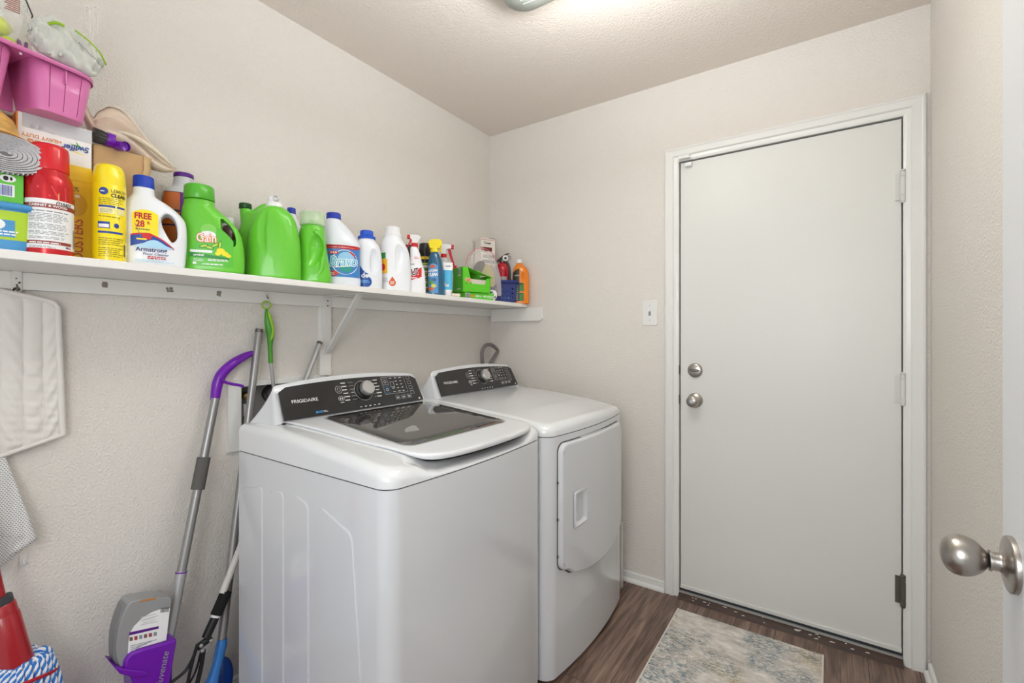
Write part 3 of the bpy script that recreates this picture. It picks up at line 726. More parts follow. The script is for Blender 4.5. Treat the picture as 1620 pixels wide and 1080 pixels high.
# --- wooden bowl upside down on the liner
t = item('wooden_bowl', 'tan wooden bowl lying upside down on the rolled shelf liner, at the left picture edge', 'bowl', -46, .17, 90, z=SZ+.248)
WD = P('tan_wood', 214, 170, 92, .5, noise=(25, .3, (1, 1, 3)))
g = G(); g.lathe(WD, [(.082, .000), (.090, .004), (.088, .010), (.074, .014), (.072, .030), (.064, .052), (.045, .070), (.020, .077), (0, .078)], 40); part('bowl_body', g, t)
part('rim_band', G().lathe(P('wood_dark', 150, 100, 50), [(.0905, .003), (.0905, .007)], 40, cap0=False, cap1=False), t)
# --- tall mauve box behind
t = item('storage_box', 'dark mauve cardboard box at the wall behind the green carton, under the pink caddy', 'box', -22, .075, 90)
part('box_body', G().box(P('mauve_card', 128, 102, 112, .7), -.07, .036, -.04, .055, 0, .335), t, bevel=.001)
part('lid_flap', G().box(P('pale_card', 200, 190, 170, .7), -.07, .038, -.043, .055, .3352, .3395), t)
# --- white and orange duster refill box
t, hw = box_item('duster_refill_box', 'tall white box with orange sides and upside-down lettering, behind the red spray can', 'box', 25, 145, .155)
g = G(); bx0, bx1 = -hw, hw; OR = P('box_orange', 224, 134, 36, .45)
g.box(WHITEL, bx0+.003, bx1, 0, .110, 0, .339); g.box(OR, bx0, bx0+.003, 0, .110, 0, .339); part('carton_body', g, t, bevel=.0008, flat=True)
sf = plane_y(0); g = G()
text(g, OR, sf, 'HEAVY DUTY', -.024, .290, .0120, rot=pi, bold=.01, sx=.95); text(g, OR, sf, 'DUSTERS', -.018, .276, .0150, rot=pi, bold=.03, sx=1.0)
text(g, P('brand_blue', 50, 80, 160), sf, 'Swiffer', .036, .285, .0190, rot=pi+.10, bold=.03, sx=.95, slant=.2)
poly(g, P('leaf_green', 90, 170, 60), sf, [(.058, .284), (.042, .295), (.036, .304), (.040, .292), (.024, .294), (.042, .288)], .0006)
poly(g, YEL, sf, [(.058, .2725), (.036, .2765), (.018, .282), (.036, .2735)], .0006)
for k in (-.040, -.026): ellipse(g, PRINTG, sf, k, .312, .006, .005, .0005); patch(g, INK, sf, k-.003, k-.0005, .309, .315, 1, 1, .0009); patch(g, INK, sf, k+.001, k+.003, .309, .313, 1, 1, .0009)
part('print', g, t)
part('top_tape', G().box(clear_mat('tape', (.8, .82, .85), .35), bx0+.01, bx1+.0005, -.0012, -.0004, .306, .3395), t)
# --- yellow duster box
t, hw = box_item('duster_box', 'yellow cardboard duster box with sideways lettering, between the red can and the lemon spray can', 'box', 40, 145, .184)
YB2 = P('box_yellow', 245, 205, 35, .45)
g = G(); g.box(YB2, -hw, hw, 0, .026, 0, .232); part('carton_body', g, t, bevel=.0008)
sf = plane_y(0); g = G(); text(g, P('duster_red', 196, 80, 50), sf, 'DUSTERS', .033, .054, .027, rot=pi/2, bold=.012, sx=.92)
text(g, P('duster_brown', 140, 110, 40), sf, '24', .030, .176, .013, rot=pi/2); lines(g, P('duster_brown', 140, 110, 40), lambda u, w, off: sf(w-.116, u+.1, off), .01, .06, .135, .147, 2, .3)
ellipse(g, P('pale_yellow', 245, 235, 190), sf, .031, .160, .005, .004); ellipse(g, P('deep_yellow', 222, 178, 35), sf, .03, .140, .02, .028, .0003)
part('print', g, t)
part('top_flap', G().box(YB2, hw-.059, hw, -.0015, -.0002, .198, .2335), t)
# --- red spray can
t = item('spray_can', 'red aerosol can with a white text label and red cap, on the shelf at left', 'spray can', 77, .232, 84)
REDC = mat('can_red', rgb(200, 14, 30), .25, metal=.3, coat=.5)
R_ = .0420; g = G(); g.lathe(REDC, [(R_-.003, 0), (R_, .003), (R_, .150)]+cat_rom([(R_, .158), (.0405, .172), (.0355, .186), (.0335, .192)], 4)+[(.033, .194)], 48); part('can_body', g, t)
sfc = cyl_surf(R_); g = G(); patch(g, WHITEL, sfc, -.056, .060, .012, .122, 40, 2, .0005)
MAR = P('maroon_band', 150, 60, 50, .4); patch(g, MAR, sfc, -.056, .060, .102, .112, 40, 1, .0008); patch(g, MAR, sfc, -.060, .040, .022, .029, 30, 1, .0008); patch(g, REDC, sfc, -.06, .066, .0, .0125, 40, 1, .0008)
text(g, INK, sfc, 'magic', .024, .1165, .0125, bold=.01, slant=.2, sx=1.1); text(g, WHITEL, sfc, 'CABINET & WOOD', -.004, .107, .0075, bold=.03, off=.0015)
for a, b_, n in ((.094, .100, 1), (.072, .092, 6), (.055, .069, 4), (.043, .052, 3), (.034, .040, 2)): lines(g, GREYINK, sfc, -.038, .036, a, b_, n, .35, .0009)
lines(g, WHITEL, sfc, -.036, .030, .0235, .0275, 1, .6, .0012); lines(g, GREYINK, sfc, -.036, .01, .014, .019, 2, .4, .0009)
for k in range(9): patch(g, INK, sfc, .046+.0012*k, .0466+.0012*k, .020, .062, 1, 1, .0009)
patch(g, P('flag_blue', 60, 70, 150), sfc, .026, .031, .016, .020, 2, 1, .0011); patch(g, P('flag_red', 220, 120, 120), sfc, .031, .038, .0155, .019, 2, 1, .0011)
part('label', g, t)
g = G(); patch(g, P('gold_glow', 235, 170, 120, .3), sfc, .012, .014, .118, .138, 2, 6, .0007)
for k in range(3): text(g, P('can_swirl', 226, 60, 62, .3), sfc, '/', -.01+.018*k, .138, .04, rot=1.1-.4*k, off=.0006)
part('swirl_print', g, t)
g = G(); g.lathe(P('cap_red', 214, 18, 30, .28, coat=.3), [(.0350, .192), (.0354, .196), (.0346, .240), (.033, .247), (.028, .251), (0, .2515)], 48); part('cap', g, t)
# --- lemon spray can
t = item('spray_can', 'bright yellow aerosol can with a domed yellow cap, in front of the brown cardboard box', 'spray can', 173, .225, 80)
YC = P('can_yellow', 248, 224, 24, .25, coat=.5); R_ = .0330
g = G(); g.lathe(PRINTG, [(R_-.002, 0), (R_, .001), (R_, .003)], 40, cap1=False); g.lathe(YC, [(R_, .003), (R_, .188), (.0318, .190)], 40, cap0=False); part('can_body', g, t)
_c = cyl_surf(R_); sfc = lambda u, w, off=0: _c(u*.84, w, off); g = G(); PB = P('pledge_blue', 40, 70, 150, .4); CR = P('cream_box', 246, 236, 170)
YP = P('yellow_print', 130, 120, 30)
ellipse(g, PB, sfc, -.016, .170, .0105, .009); lines(g, WHITEL, sfc, -.023, -.009, .168, .172, 1, .7, .0013)
text(g, YP, sfc, 'LEMON', .020, .172, .011, sx=1.1); text(g, INK, sfc, 'CLEAN', .020, .161, .012, bold=.035, sx=1.05)
for a, b_, n in ((.139, .157, 4), (.108, .113, 1), (.040, .060, 4), (.012, .036, 5)): lines(g, YP, sfc, -.028, .034, a, b_, n, .3)
patch(g, CR, sfc, -.028, .010, .116, .134, 8, 1); patch(g, PB, sfc, -.028, .010, .131, .136, 8, 1, .0009); patch(g, CR, sfc, .014, .036, .116, .134, 6, 1); patch(g, PB, sfc, .014, .036, .131, .136, 6, 1, .0009)
lines(g, GREYINK, sfc, -.024, .006, .119, .129, 3, .3, .0012); patch(g, PB, sfc, -.030, -.002, .080, .096, 8, 1); patch(g, WHITEL, sfc, -.028, -.004, .082, .090, 8, 1, .0009)
ellipse(g, PB, sfc, .013, .088, .006, .006); patch(g, PB, sfc, -.030, .030, .068, .073, 10, 1)
for k in range(8): patch(g, INK, sfc, .034+.001*k, .0346+.001*k, .015, .045, 1, 1)
part('label', g, t)
g = G(); g.lathe(YC, [(.0324, .189), (.0324, .205)]+cat_rom([(.0318, .212), (.028, .232), (.022, .240), (.010, .2435), (0, .244)], 4), 40); part('cap', g, t)
# --- cardboard box
t, hw = box_item('cardboard_box', 'plain brown cardboard box with a torn right edge, behind the yellow lemon spray can', 'box', 148, 238, .13)
KR = P('kraft_card', 200, 164, 118, .8, noise=(30, .06, (1, 1, 1)))
g = G(); g.box(KR, -hw, hw-.008, 0, .11, 0, .318); part('box_body', g, t, bevel=.0015)
L1 = []; L2 = []
for k in range(17):
    z = .318-.285*k/16; w = .006*sin(k*1.3)+.005*cos(k*2.6); L1.append((hw-.018+w*.4, -.0015-.0015*abs(sin(k)), z)); L2.append((hw+w*.6, .002+.003*sin(k*.9), z))
g = G(); n = 17; g.add(L1+L2, [(k, k+1, n+k+1, n+k) for k in range(16)], P('torn_kraft', 214, 182, 136, .85)); part('torn_flap', g, t, solid=.0015)
# --- pink caddy on top, its mesh bag, toys
PK = P('caddy_pink', 218, 120, 178, .35, coat=.2, sss=.08); PKL = P('caddy_line', 150, 50, 105, .5)
cz0 = 1.7505; czr = 1.862; CRZ = radians(104)
def FR_(px): return at(px, HY, x=.257-.045*px/145)
cX = Vector((cos(CRZ), sin(CRZ), 0)); cY = Vector((-sin(CRZ), cos(CRZ), 0)); f60 = FR_(60)
def U_of(px): return (FR_(px)-f60).dot(cX)
cl_ = f60+cY*.083
t = thing('shower_caddy', 'pink plastic caddy with two deep cups, perched on top of the boxes at the left', 'caddy', (cl_.x, cl_.y, cz0), CRZ)
caddy_t = t
e0_, e1_ = U_of(-75), U_of(161); H_ = czr-cz0
def cup(u0, u1):
    g = G(); rs = []
    for f, z in ((.0, 0), (.02, .001), (.04, .006), (.5, H_*.5), (1, H_)):
        e = .012*(1-f); rs.append([(x, y, z) for x, y in rrect(u0+e, u1-e, -.075+e*1.2, .052-e, .026, 7)])
    g.loft(PK, rs, cap0=True, cap1=False); return g
uL, uR0, uR1 = U_of(30), U_of(56), U_of(155)
for u0, u1 in ((e0_+.008, uL), (uR0, uR1)):
    o = part('cup', cup(u0, u1), t, solid=.0022)
    for k in range(1, 4):
        u = u0+(u1-u0)*k/4; c = (u0+u1)/2
        part('mould_line', G().tube(PKL, [(c+(u-c)*.88, -.0606-.0018, .008), (c+(u-c)*.94, -.0682-.0012, H_*.5), (u, -.0758, H_-.012)], .0006, 5), o)
g = G(); rim = rrect(e0_, e1_, -.083, .060, .05, 10); rin = rrect(e0_+.006, e1_-.006, -.077, .054, .045, 10); rin2 = rrect(e0_+.02, e1_-.02, -.063, .040, .035, 10)
g.loft(PK, [[(x, y, H_-.009) for x, y in rim], [(x, y, H_) for x, y in rim], [(x, y, H_+.002) for x, y in rin], [(x, y, H_-.002) for x, y in rin2]], cap0=False, cap1=False); part('rim', g, t, solid=.002)
part('deck', G().prism(PK, rrect(e0_+.01, e1_-.01, -.073, .050, .04, 8), H_-.005, H_-.003, 'z'), t)
part('back_wall', G().box(PK, uL-.01, uR0+.01, .030, .033, 0, H_-.005), t)
part('rim_rib', G().box(PK, uR1-.062, uR1-.060, -.078, -.071, H_-.040, H_-.004), t)
part('rivet', G().lathe(PRINTG, [(.0025, 0), (.0025, .002), (0, .003)], 12, M=Matrix.Translation((uL+.006, -.0755, H_-.014)) @ Matrix.Rotation(pi/2, 4, 'X')), t)
CT = czr+.0022
# zip bag with neon balls
fb = clear_mat('film_bag', (.86, .90, .86), .16, .12)
p = at(-2, 30, x=.19)
t = thing('zip_bag', 'clear plastic bag of neon yellow balls standing on the pink caddy at the picture corner', 'plastic bag', (.17, p.y-.004, CT), pi/2)
g = G()
def bagf(w, h, d, seed=0, curl=0):
    def f(a, b):
        th = 2*pi*a; e = sin(pi*min(1, b*1.02))**.45 if b < .5 else (1-((b-.5)/.5)**2.2)*.85+.12
        r = random.Random(seed)
        return (w*cos(th)*(1-.15*b)+.006*sin(9*b+5*th), d*sin(th)*e*(1+.12*sin(5*th+7*b)), h*b+.004*sin(3*th+2))
    return f
g.grid(fb, bagf(.055, .15, .035), 40, 16); part('bag_film', g, t, ang=80)
g = G(); patch(g, P('print_brown', 150, 80, 70, .5), plane_y(-.0385), 0, .001, .08, .081, 1, 1)
for k in range(8):
    M = Matrix.Rotation(-.5, 4, 'Y'); a = Vector((.012, -.036, .088+.004*k)); g.box(P('print_brown', 150, 80, 70, .5), .010+.002*(k % 3), .034, -.0395, -.0390, .084+.0045*k, .0862+.0045*k)
part('print_bars', g, t)
g = G(); g.tube(INK, [(.030, -.0, .150), (.048, -.01, .135), (.058, -.012, .105), (.056, -.012, .085)], .0014, 8); part('bag_string', g, t)
NEO = P('neon_yellow', 214, 232, 20, .3, sss=.2)
for k, (a, b_, c, r) in enumerate(((-.016, -.004, .026, .026), (.022, 0, .0205, .020), (-.03, .004, .070, .022), (.008, .004, .060, .020), (.041, .0, .012, .011))):
    o = thing('toy_ball', ['large neon yellow ball at the bottom of the clear bag', 'smaller neon yellow ball low at the right in the clear bag', 'neon yellow ball highest up at the left in the clear bag', 'neon yellow ball in the middle of the clear bag', 'tiny neon yellow ball at the right bottom of the clear bag'][k], 'ball', (t.location.x-b_, t.location.y+a, CT+c-.0), 0, 'neon balls in the clear bag')
    g = G(); g.lathe(NEO, [(max(1e-4, r*sin(pi*q/16)*(1+.05*sin(q))), -r*cos(pi*q/16)) for q in range(17)], 24); part('ball_body', g, o, ang=80)
# mauve clothes peg
t = thing('clothes_peg', 'mauve plastic clip sticking up from the pink caddy beside the mesh bag', 'clip', (.185, at(36, 60, x=.185).y, CT), pi/2)
MV = P('mauve_plastic', 150, 96, 146, .35)
for s_ in (-1, 1): g = G(); g.prism(MV, [(s_*.002-.002, 0), (s_*.002+.003, 0), (s_*.006+.002, .034), (s_*.006-.003, .036)], -.006, .006); part('clip_arm', g, t, bevel=.001)
# mesh laundry bag with green zip
MB = P('mesh_bag_white', 226, 228, 220, .75, bump=(700, 1, .002), sss=.15, alpha=1)
t = thing('laundry_bag', 'white mesh laundry bag with a lime green zip, lying on the pink caddy', 'laundry bag', (.185, at(100, 80, x=.185).y, CT+.0), pi/2)
y0_ = t.location.y
def wp(px, py, x=.205): p = at(px, py, x=x); return (p.y-y0_, t.location.x-p.x, p.z-CT)
up_ = [(42, 50), (47, 33), (62, 26), (82, 26), (104, 38), (124, 55), (143, 74), (158, 90), (163, 104)]
dn_ = [(42, 56), (50, 70), (62, 82), (80, 92), (104, 103), (124, 113), (140, 121), (152, 120), (163, 110)]
g = G(); U_ = cat_rom([wp(*q) for q in up_], 5); D_ = cat_rom([wp(*q) for q in dn_], 5); N = len(U_)
rings = []
for i in range(N):
    a, b_ = Vector(U_[i]), Vector(D_[i]); c = (a+b_)/2; h = (a-b_)/2; d = .022*sin(pi*min(1, .08+.9*i/N))**.6
    ring = []
    for j in range(28):
        th = 2*pi*j/28; w = 1+.05*sin(3*th+i*.3)
        fo = .0050*sin(i*.75+3.0*cos(th)*2.2)+.0032*sin(i*1.5-5*cos(th)+1)+.0028*sin(9*cos(th)+i*.2)
        ring.append(tuple(c+h*cos(th)*(1+.02*sin(i*.9))+Vector((0, -d*sin(th)*w+fo*(1 if sin(th) > 0 else .3), 0))))
    rings.append(ring)
g.loft(MB, rings); part('bag_mesh', g, t, ang=75)
GZ = P('zip_green', 150, 190, 40, .45)
def zipline(pts, r):
    g = G(); P3 = []
    for px, py, dx in pts: q = wp(px, py, .19); P3.append((q[0], -.032-dx, q[2]))
    g.tube(GZ, cat_rom(P3, 6), r, 8); return g
part('zip', zipline([(110, 59, .018), (122, 69, .022), (135, 80, .022), (148, 93, .020), (155, 101, .012), (162, 108, .000)], .0020), t)
part('zip_flap', zipline([(70, 48, .012), (78, 47, .017), (86, 49, .019), (93, 53, .019)], .0035), t)
g = G(); MF = P('mesh_fold', 214, 216, 206, .8, bump=(700, 1, .002))
A_ = [wp(*q) for q in ((68, 52), (72, 64), (76, 88))]; B_ = [wp(*q) for q in ((94, 56), (99, 72), (92, 92))]
g.tube(MF, cat_rom([(a[0], -.026-.004, a[2]) for a in A_], 6), .0035, 8); g.tube(MF, cat_rom([(a[0], -.034, a[2]) for a in B_], 6), .003, 8); part('fold', g, t)
g = G()
for k in range(11):
    q = wp(121+3.0*k, 69.5+3.1*k+.5); g.box(GREYINK, q[0]-.0008, q[0]+.0008, -.0440, -.0425, q[2]-.0008-.005, q[2]+.0008-.005)
part('stitches', g, t)
# clear prongs behind
t = thing('clear_holder', 'clear plastic holder with two tall loops, against the wall behind the mesh bag', 'holder', (.125, at(145, 60, x=.125).y, CT), pi/2)
CLR = clear_mat('clear_acrylic', (.86, .85, .83), .45, .5)
for a, b_, px in ((0, 0, 138), (0, 0, 151)):
    q = at(px, 60, x=.125); u = q.y-t.location.y; zt_ = at(px, 11, x=.125).z-CT; w = .0065
    pts = [(u-w-.022, 0, .004), (u-w, 0, zt_*.6), (u-w*.75, 0, zt_*.93), (u, 0, zt_), (u+w*.75, 0, zt_*.93), (u+w*.4, 0, zt_*.5), (u-w*.1-.020, 0, .004)]
    part('loop', G().tube(CLR, cat_rom(pts, 5), .0016, 8), t)
part('holder_base', G().box(CLR, -.046, -.008, -.004, .004, 0, .006), t)
# --- conch shell on the cardboard box
SHM = mat('shell_nacre', rgb(206, 186, 166), .3, coat=.3, sss=.15, noise=(9, .22, (1, 1, 2.5)))
SHE = P('shell_edge', 236, 226, 208, .45)
t = thing('seashell', 'large pointed tan and cream conch shell lying across the top of the cardboard box', 'seashell', (.10, at(200, 215, x=.11).y, 1.7285), pi/2)
def sp_(px, py): p = at(px, py, x=.115); return Vector((p.y-t.location.y, 0, p.z-t.location.z))
up_ = [(128, 166), (134, 162), (141, 166), (146, 178), (152, 184), (157, 175), (166, 170), (177, 166), (196, 172), (214, 190), (232, 214), (250, 235), (268, 252), (284, 267)]
dn_ = [(126, 170), (131, 180), (136, 186), (141, 196), (146, 206), (152, 214), (160, 222), (170, 228), (186, 234), (204, 241), (222, 249), (240, 264), (262, 271), (283, 269)]
U_ = cat_rom([tuple(sp_(*q)) for q in up_], 4); D_ = cat_rom([tuple(sp_(*q)) for q in dn_], 4); N = len(U_); rings = []
for i in range(N):
    a, b_ = Vector(U_[i]), Vector(D_[i]); c = (a+b_)/2; h = (a-b_)/2; f = i/(N-1); d = .006+.045*sin(pi*min(1, max(0, (f-.12)/.88)))**.8
    ring = []
    for j in range(32):
        th = 2*pi*j/32; s_ = sin(th); y = d*s_
        if s_ < 0: y = -d*(-s_)*(.25+.55*abs(cos(th-.5)))+d*.25          # open mouth, hollowed face
        ring.append(tuple(c+h*cos(th)+Vector((0, y, 0))))
    rings.append(ring)
g = G(); g.loft(SHM, rings); part('shell_body', g, t, ang=80)
part('outer_lip', G().tube(SHE, [tuple(Vector(p)+Vector((0, .004, .001))) for p in U_[28:-3]], [.0018+.0014*sin(pi*k/(len(U_[28:-3])-1)) for k in range(len(U_[28:-3]))], 10), t)
cA = [sp_(*q) for q in ((176, 206), (205, 214), (232, 230), (258, 250), (276, 264))]
part('inner_fold', G().tube(P('shell_fold', 226, 214, 190, .3, coat=.3), cat_rom([(p.x, -.010-.012*sin(pi*k/4), p.z) for k, p in enumerate(cA)], 6), [.002+.005*sin(pi*k/24) for k in range(25)], 12), t)
# --- dusting brush
t = thing('dusting_brush', 'small grey-bristled brush with a purple ring, lying on top of the brown cardboard box', 'brush', (.135, at(172, 218, x=.14).y, 1.7285), pi/2)
PUR = P('handle_purple', 112, 20, 170, .3, coat=.2)
q0 = at(150, 215, x=.14); q1 = at(172, 222, x=.14); bz = t.location.z
def L_(px, py, d=0): p = at(px, py, x=.14); return (p.y-t.location.y, d, p.z-bz)
a, b_ = Vector(L_(176, 221)), Vector(L_(149, 212)); dr = (b_-a).normalized(); Mq = Matrix.Translation(a) @ dr.to_track_quat('Z', 'Y').to_matrix().to_4x4()
part('ring', G().lathe(PUR, [(.014, -.008), (.0175, -.007), (.0175, .008), (.016, .010), (.0, .010)], 32, M=Mq), t)
g = G(); BR = P('bristle_grey', 82, 80, 76, .6, noise=(300, .5, (1, 1, 1)))
for k in range(150):
    r = .0145*sqrt(random.random()); a_ = random.random()*2*pi; e = 1.25; l = random.uniform(.030, .039)
    g.tube(BR, [Mq @ Vector((r*cos(a_), r*sin(a_), .006)), Mq @ Vector((r*e*cos(a_), r*e*sin(a_), l*.6)), Mq @ Vector((r*1.3*cos(a_), r*1.3*sin(a_), l))], [.0009, .0009, .0004], 5)
o = part('bristles', g, t); o['kind'] = 'stuff'
ct = Vector(L_(190, 232, -.012)); Mq2 = Matrix.Translation(ct) @ Vector((.25, -.9, -.15)).to_track_quat('Z', 'Y').to_matrix().to_4x4()
part('socket', G().lathe(PUR, [(.0115, .018), (.0125, .018), (.0125, -.014), (.0105, -.016), (.0105, .012), (.0, .010)][::1], 30, M=Mq2, cap0=False), t)
# ================================================================= BOTTLES
def neck_cut(): pass
# --- floor cleaner bottle
t = item('floor_cleaner', 'white floor cleaner bottle with a ribbed blue cap and a yellow and blue label', 'bottle', 242, .215, 72, sc=(.93, .93, .97))
WB = P('bottle_white', 232, 235, 240, .32, coat=.2, sss=.12)
b, sf = body([(.0, .066, .030, .002, 3.2), (.006, .073, .036, .002, 3), (.05, .077, .038, .002, 2.6), (.10, .077, .038, .003, 2.5), (.135, .073, .036, .002, 2.4), (.160, .061, .032, -.006, 2.3), (.178, .045, .028, -.014, 2.2), (.190, .030, .024, -.020, 2), (.196, .026, .024, -.021, 2), (.214, .0245, .0235, -.021, 2)])
hole = smooth_closed([(.018, .130), (.026, .144), (.038, .146), (.050, .134), (.056, .112), (.056, .085), (.047, .070), (.040, .074), (.030, .092), (.021, .112)], 4)
part('bottle_body', molded(b, [hcut(hole), ell(.040, -.040, .108, .030, .020, .050), ell(.040, .040, .108, .030, .020, .050)], WB), t, ang=60)
cap(t, P('cap_blue', 22, 62, 178, .35), .0245, .213, .245, 34, cx=-.021)
g = G(); NB = 30
def yellow_hi(k): return .150-.004*0
patch(g, YEL, sf, -.046, .012, .060, lambda k: .150-.030*(1-sin(pi*min(1, max(0, .12+.76*k)))**.5), 16, 8, .0012)
def band(m, u0, u1, f0, f1, off): g.grid(m, lambda a, b_: sf(u0+(u1-u0)*a, f0(a)+(f1(a)-f0(a))*b_, off), 22, 3)
wav = lambda a: .078+.010*sin(pi*(1-a)*1.0)-.030*a*a
band(BLUE, -.049, .048, lambda a: .050+.012*sin(pi*a), lambda a: wav(a), .0016)
band(RED, -.049, .048, lambda a: wav(a)-.0005, lambda a: wav(a)+.0035, .0019)
band(P('water_blue', 170, 215, 240, .35), -.040, .045, lambda a: .048, lambda a: .052+.018*sin(pi*a)**2, .0021)
text(g, REDP, sf, 'FREE', -.022, .131, .0225, bold=.035, sx=.82, off=.0019); text(g, REDP, sf, '28', -.028, .110, .0235, bold=.035, sx=.82, off=.0019); text(g, REDP, sf, '%', -.010, .114, .011, bold=.02, off=.0019)
lines(g, P('olive', 130, 130, 60), sf, -.038, -.002, .094, .099, 1, .8, .0019)
ellipse(g, RED, sf, -.013, .083, .013, .0045, .0023); poly(g, RED, sf, [(-.025, .082), (-.001, .082), (-.005, .070), (-.021, .070)], .0022)
g.tube(GREYINK, [sf(-.040, .112, .0024), sf(-.026, .076, .0024)], .0007, 5); patch(g, YEL, sf, -.036, -.014, .068, .072, 4, 1, .0025)
text(g, NAVY, sf, 'Armstrong', -.003, .043, .0160, bold=.02, sx=.98, off=.0015); text(g, NAVY, sf, 'Floor Cleaner', .007, .0315, .0085, bold=.01, sx=1.2, off=.0015)
lines(g, REDP, sf, -.012, .035, .019, .028, 2, .6, .0015); lines(g, P('pale_blue_print', 190, 220, 235), sf, -.04, .055, .010, .018, 2, .7, .0015)
part('label', g, t)
# --- laminate cleaner behind
t = item('laminate_cleaner', 'tall grey bottle with a purple cap, behind the blue-capped white floor cleaner bottle', 'bottle', 283, .07, 68)
GB = P('bottle_grey', 198, 200, 202, .35, coat=.2)
b, sf = body([(0, .040, .030, 0, 3), (.006, .044, .034, 0, 3), (.15, .044, .034, 0, 2.8), (.235, .043, .033, 0, 2.7), (.258, .036, .030, .003, 2.4), (.272, .028, .026, .010, 2), (.300, .0245, .0245, .012, 2)])
part('bottle_body', molded(b, [], GB, .0025, 3), t, ang=60)
part('cap', G().lathe(P('cap_purple', 88, 24, 130, .35), [(.0255, .300), (.0262, .302), (.0255, .311), (.023, .313), (0, .3135)], 36, c=(.012, 0)), t)
g = G(); patch(g, P('label_aubergine', 50, 32, 84, .35), sf, -.040, .043, .03, .248, 16, 10, .0008); patch(g, P('wood_orange', 196, 104, 40, .35), sf, -.040, .004, .15, .246, 8, 4, .0012); patch(g, INK, sf, -.040, .004, .188, .194, 6, 1, .0016); patch(g, P('wood_orange', 196, 104, 40, .35), sf, -.040, .008, .07, .145, 8, 4, .0012); patch(g, P('violet_bar', 96, 30, 130, .4), sf, .004, .013, .03, .247, 4, 8, .0014)
text(g, P('label_lime_text', 180, 224, 130), sf, 'Laminate', .0255, .166, .036, rot=pi/2, bold=.04, sx=.85, slant=.2, off=.0018)
part('label', g, t)
# --- big green detergent bottle
t = item('detergent_bottle', 'bright green detergent bottle with a wide green cap and a yellow flower label', 'bottle', 337, .215, 62, sc=(.86, .9, .94))
b, sf = body([(0, .084, .036, 0, 3.4), (.006, .092, .042, 0, 3.2), (.04, .0935, .043, 0, 3), (.09, .091, .043, -.001, 2.8), (.13, .086, .042, -.006, 2.6), (.165, .072, .040, -.018, 2.4), (.188, .058, .038, -.030, 2.2), (.203, .048, .037, -.037, 2), (.208, .045, .037, -.038, 2), (.222, .043, .037, -.039, 2)])
hole = smooth_closed([(.024, .168), (.036, .163), (.054, .145), (.066, .118), (.068, .092), (.062, .082), (.052, .092), (.038, .114), (.026, .142)], 4)
part('bottle_body', molded(b, [hcut(hole), ell(.050, -.050, .125, .030, .026, .060, tilt=.4), ell(.050, .050, .125, .030, .026, .060, tilt=.4)], LIME, .0024, 7), t, ang=60)
part('cap', G().lathe(LIMED, [(.0435, .222), (.0448, .224), (.0430, .262), (.040, .2655), (.0, .2665)], 48, c=(-.039, 0)), t)
g = G(); LLG = P('label_palegreen', 130, 205, 90, .35)
patch(g, P('label_green2', 92, 190, 58, .35), sf, -.062, .062, .018, lambda k: .060+.075*sin(pi*min(1, .18+.8*(1-k)))**1.1, 26, 10, .0008)
patch(g, GRN2, sf, -.060, .050, lambda k: .044-.004*k, lambda k: .058-.012*k, 20, 2, .0012); patch(g, WHITEL, sf, -.060, .002, .058, .0655, 10, 1, .0013)
ellipse(g, LLG, sf, -.008, .128, .022, .018, .0010)
for k in range(12):
    a = 2*pi*k/12; ellipse(g, WHITEL, sf, -.010+.011*cos(a), .112+.006*sin(a), .012, .006, .0012)
text(g, ORG, sf, 'Gain', -.014, .1015, .036, bold=.055, sx=.86, off=.0016); text(g, WHITEL, sf, 'Gain', -.014, .1015, .036, bold=.006, sx=.86, off=.0021)
for u, w, r in ((.026, .066, .012), (.038, .058, .010), (.048, .052, .008), (.018, .057, .008)): ellipse(g, YEL, sf, u, w, r, r*.7, .0018)
for u, w, rt in ((-.022, .078, .3), (-.006, .074, -.2), (.010, .082, .5), (.024, .084, 1.4)): ellipse(g, GRN2, sf, u, w, .013, .005, .0017, rot=rt); ellipse(g, P('leaf_lime', 190, 215, 60), sf, u, w, .010, .003, .0020, rot=rt)
text(g, WHITEL, sf, 'original', -.036, .050, .010, bold=.02, off=.0018); lines(g, WHITEL, sf, -.010, .056, .034, .041, 2, .6, .0014); lines(g, WHITEL, sf, -.050, -.018, .032, .041, 2, .4, .0014); patch(g, WHITEL, sf, -.052, -.042, .022, .029, 1, 1, .0014); lines(g, WHITEL, sf, -.025, .04, .022, .026, 1, .8, .0014)
part('label', g, t)
# --- small dark bottle seen through the handle
t = item('polish_bottle', 'small dark brown bottle with a white cap, seen through the green detergent bottle handle', 'bottle', 362, .075, 60)
g = G(); g.lathe(P('dark_brown_liquid', 60, 26, 22, .2, coat=.4), [(.026, 0), (.028, .004), (.028, .15), (.022, .170), (.015, .178)], 30); part('bottle_body', g, t); cap(t, WHITEP, .0165, .178, .205, 24)
g = G(); patch(g, GRN2, cyl_surf(.028), -.025, .040, .03, .13, 14, 2, .0008); patch(g, P('label_olive', 190, 200, 90), cyl_surf(.028), -.02, .03, .07, .082, 8, 1, .0013); patch(g, WHITEL, cyl_surf(.028), -.02, .03, .084, .10, 8, 1, .0013); part('label', g, t)
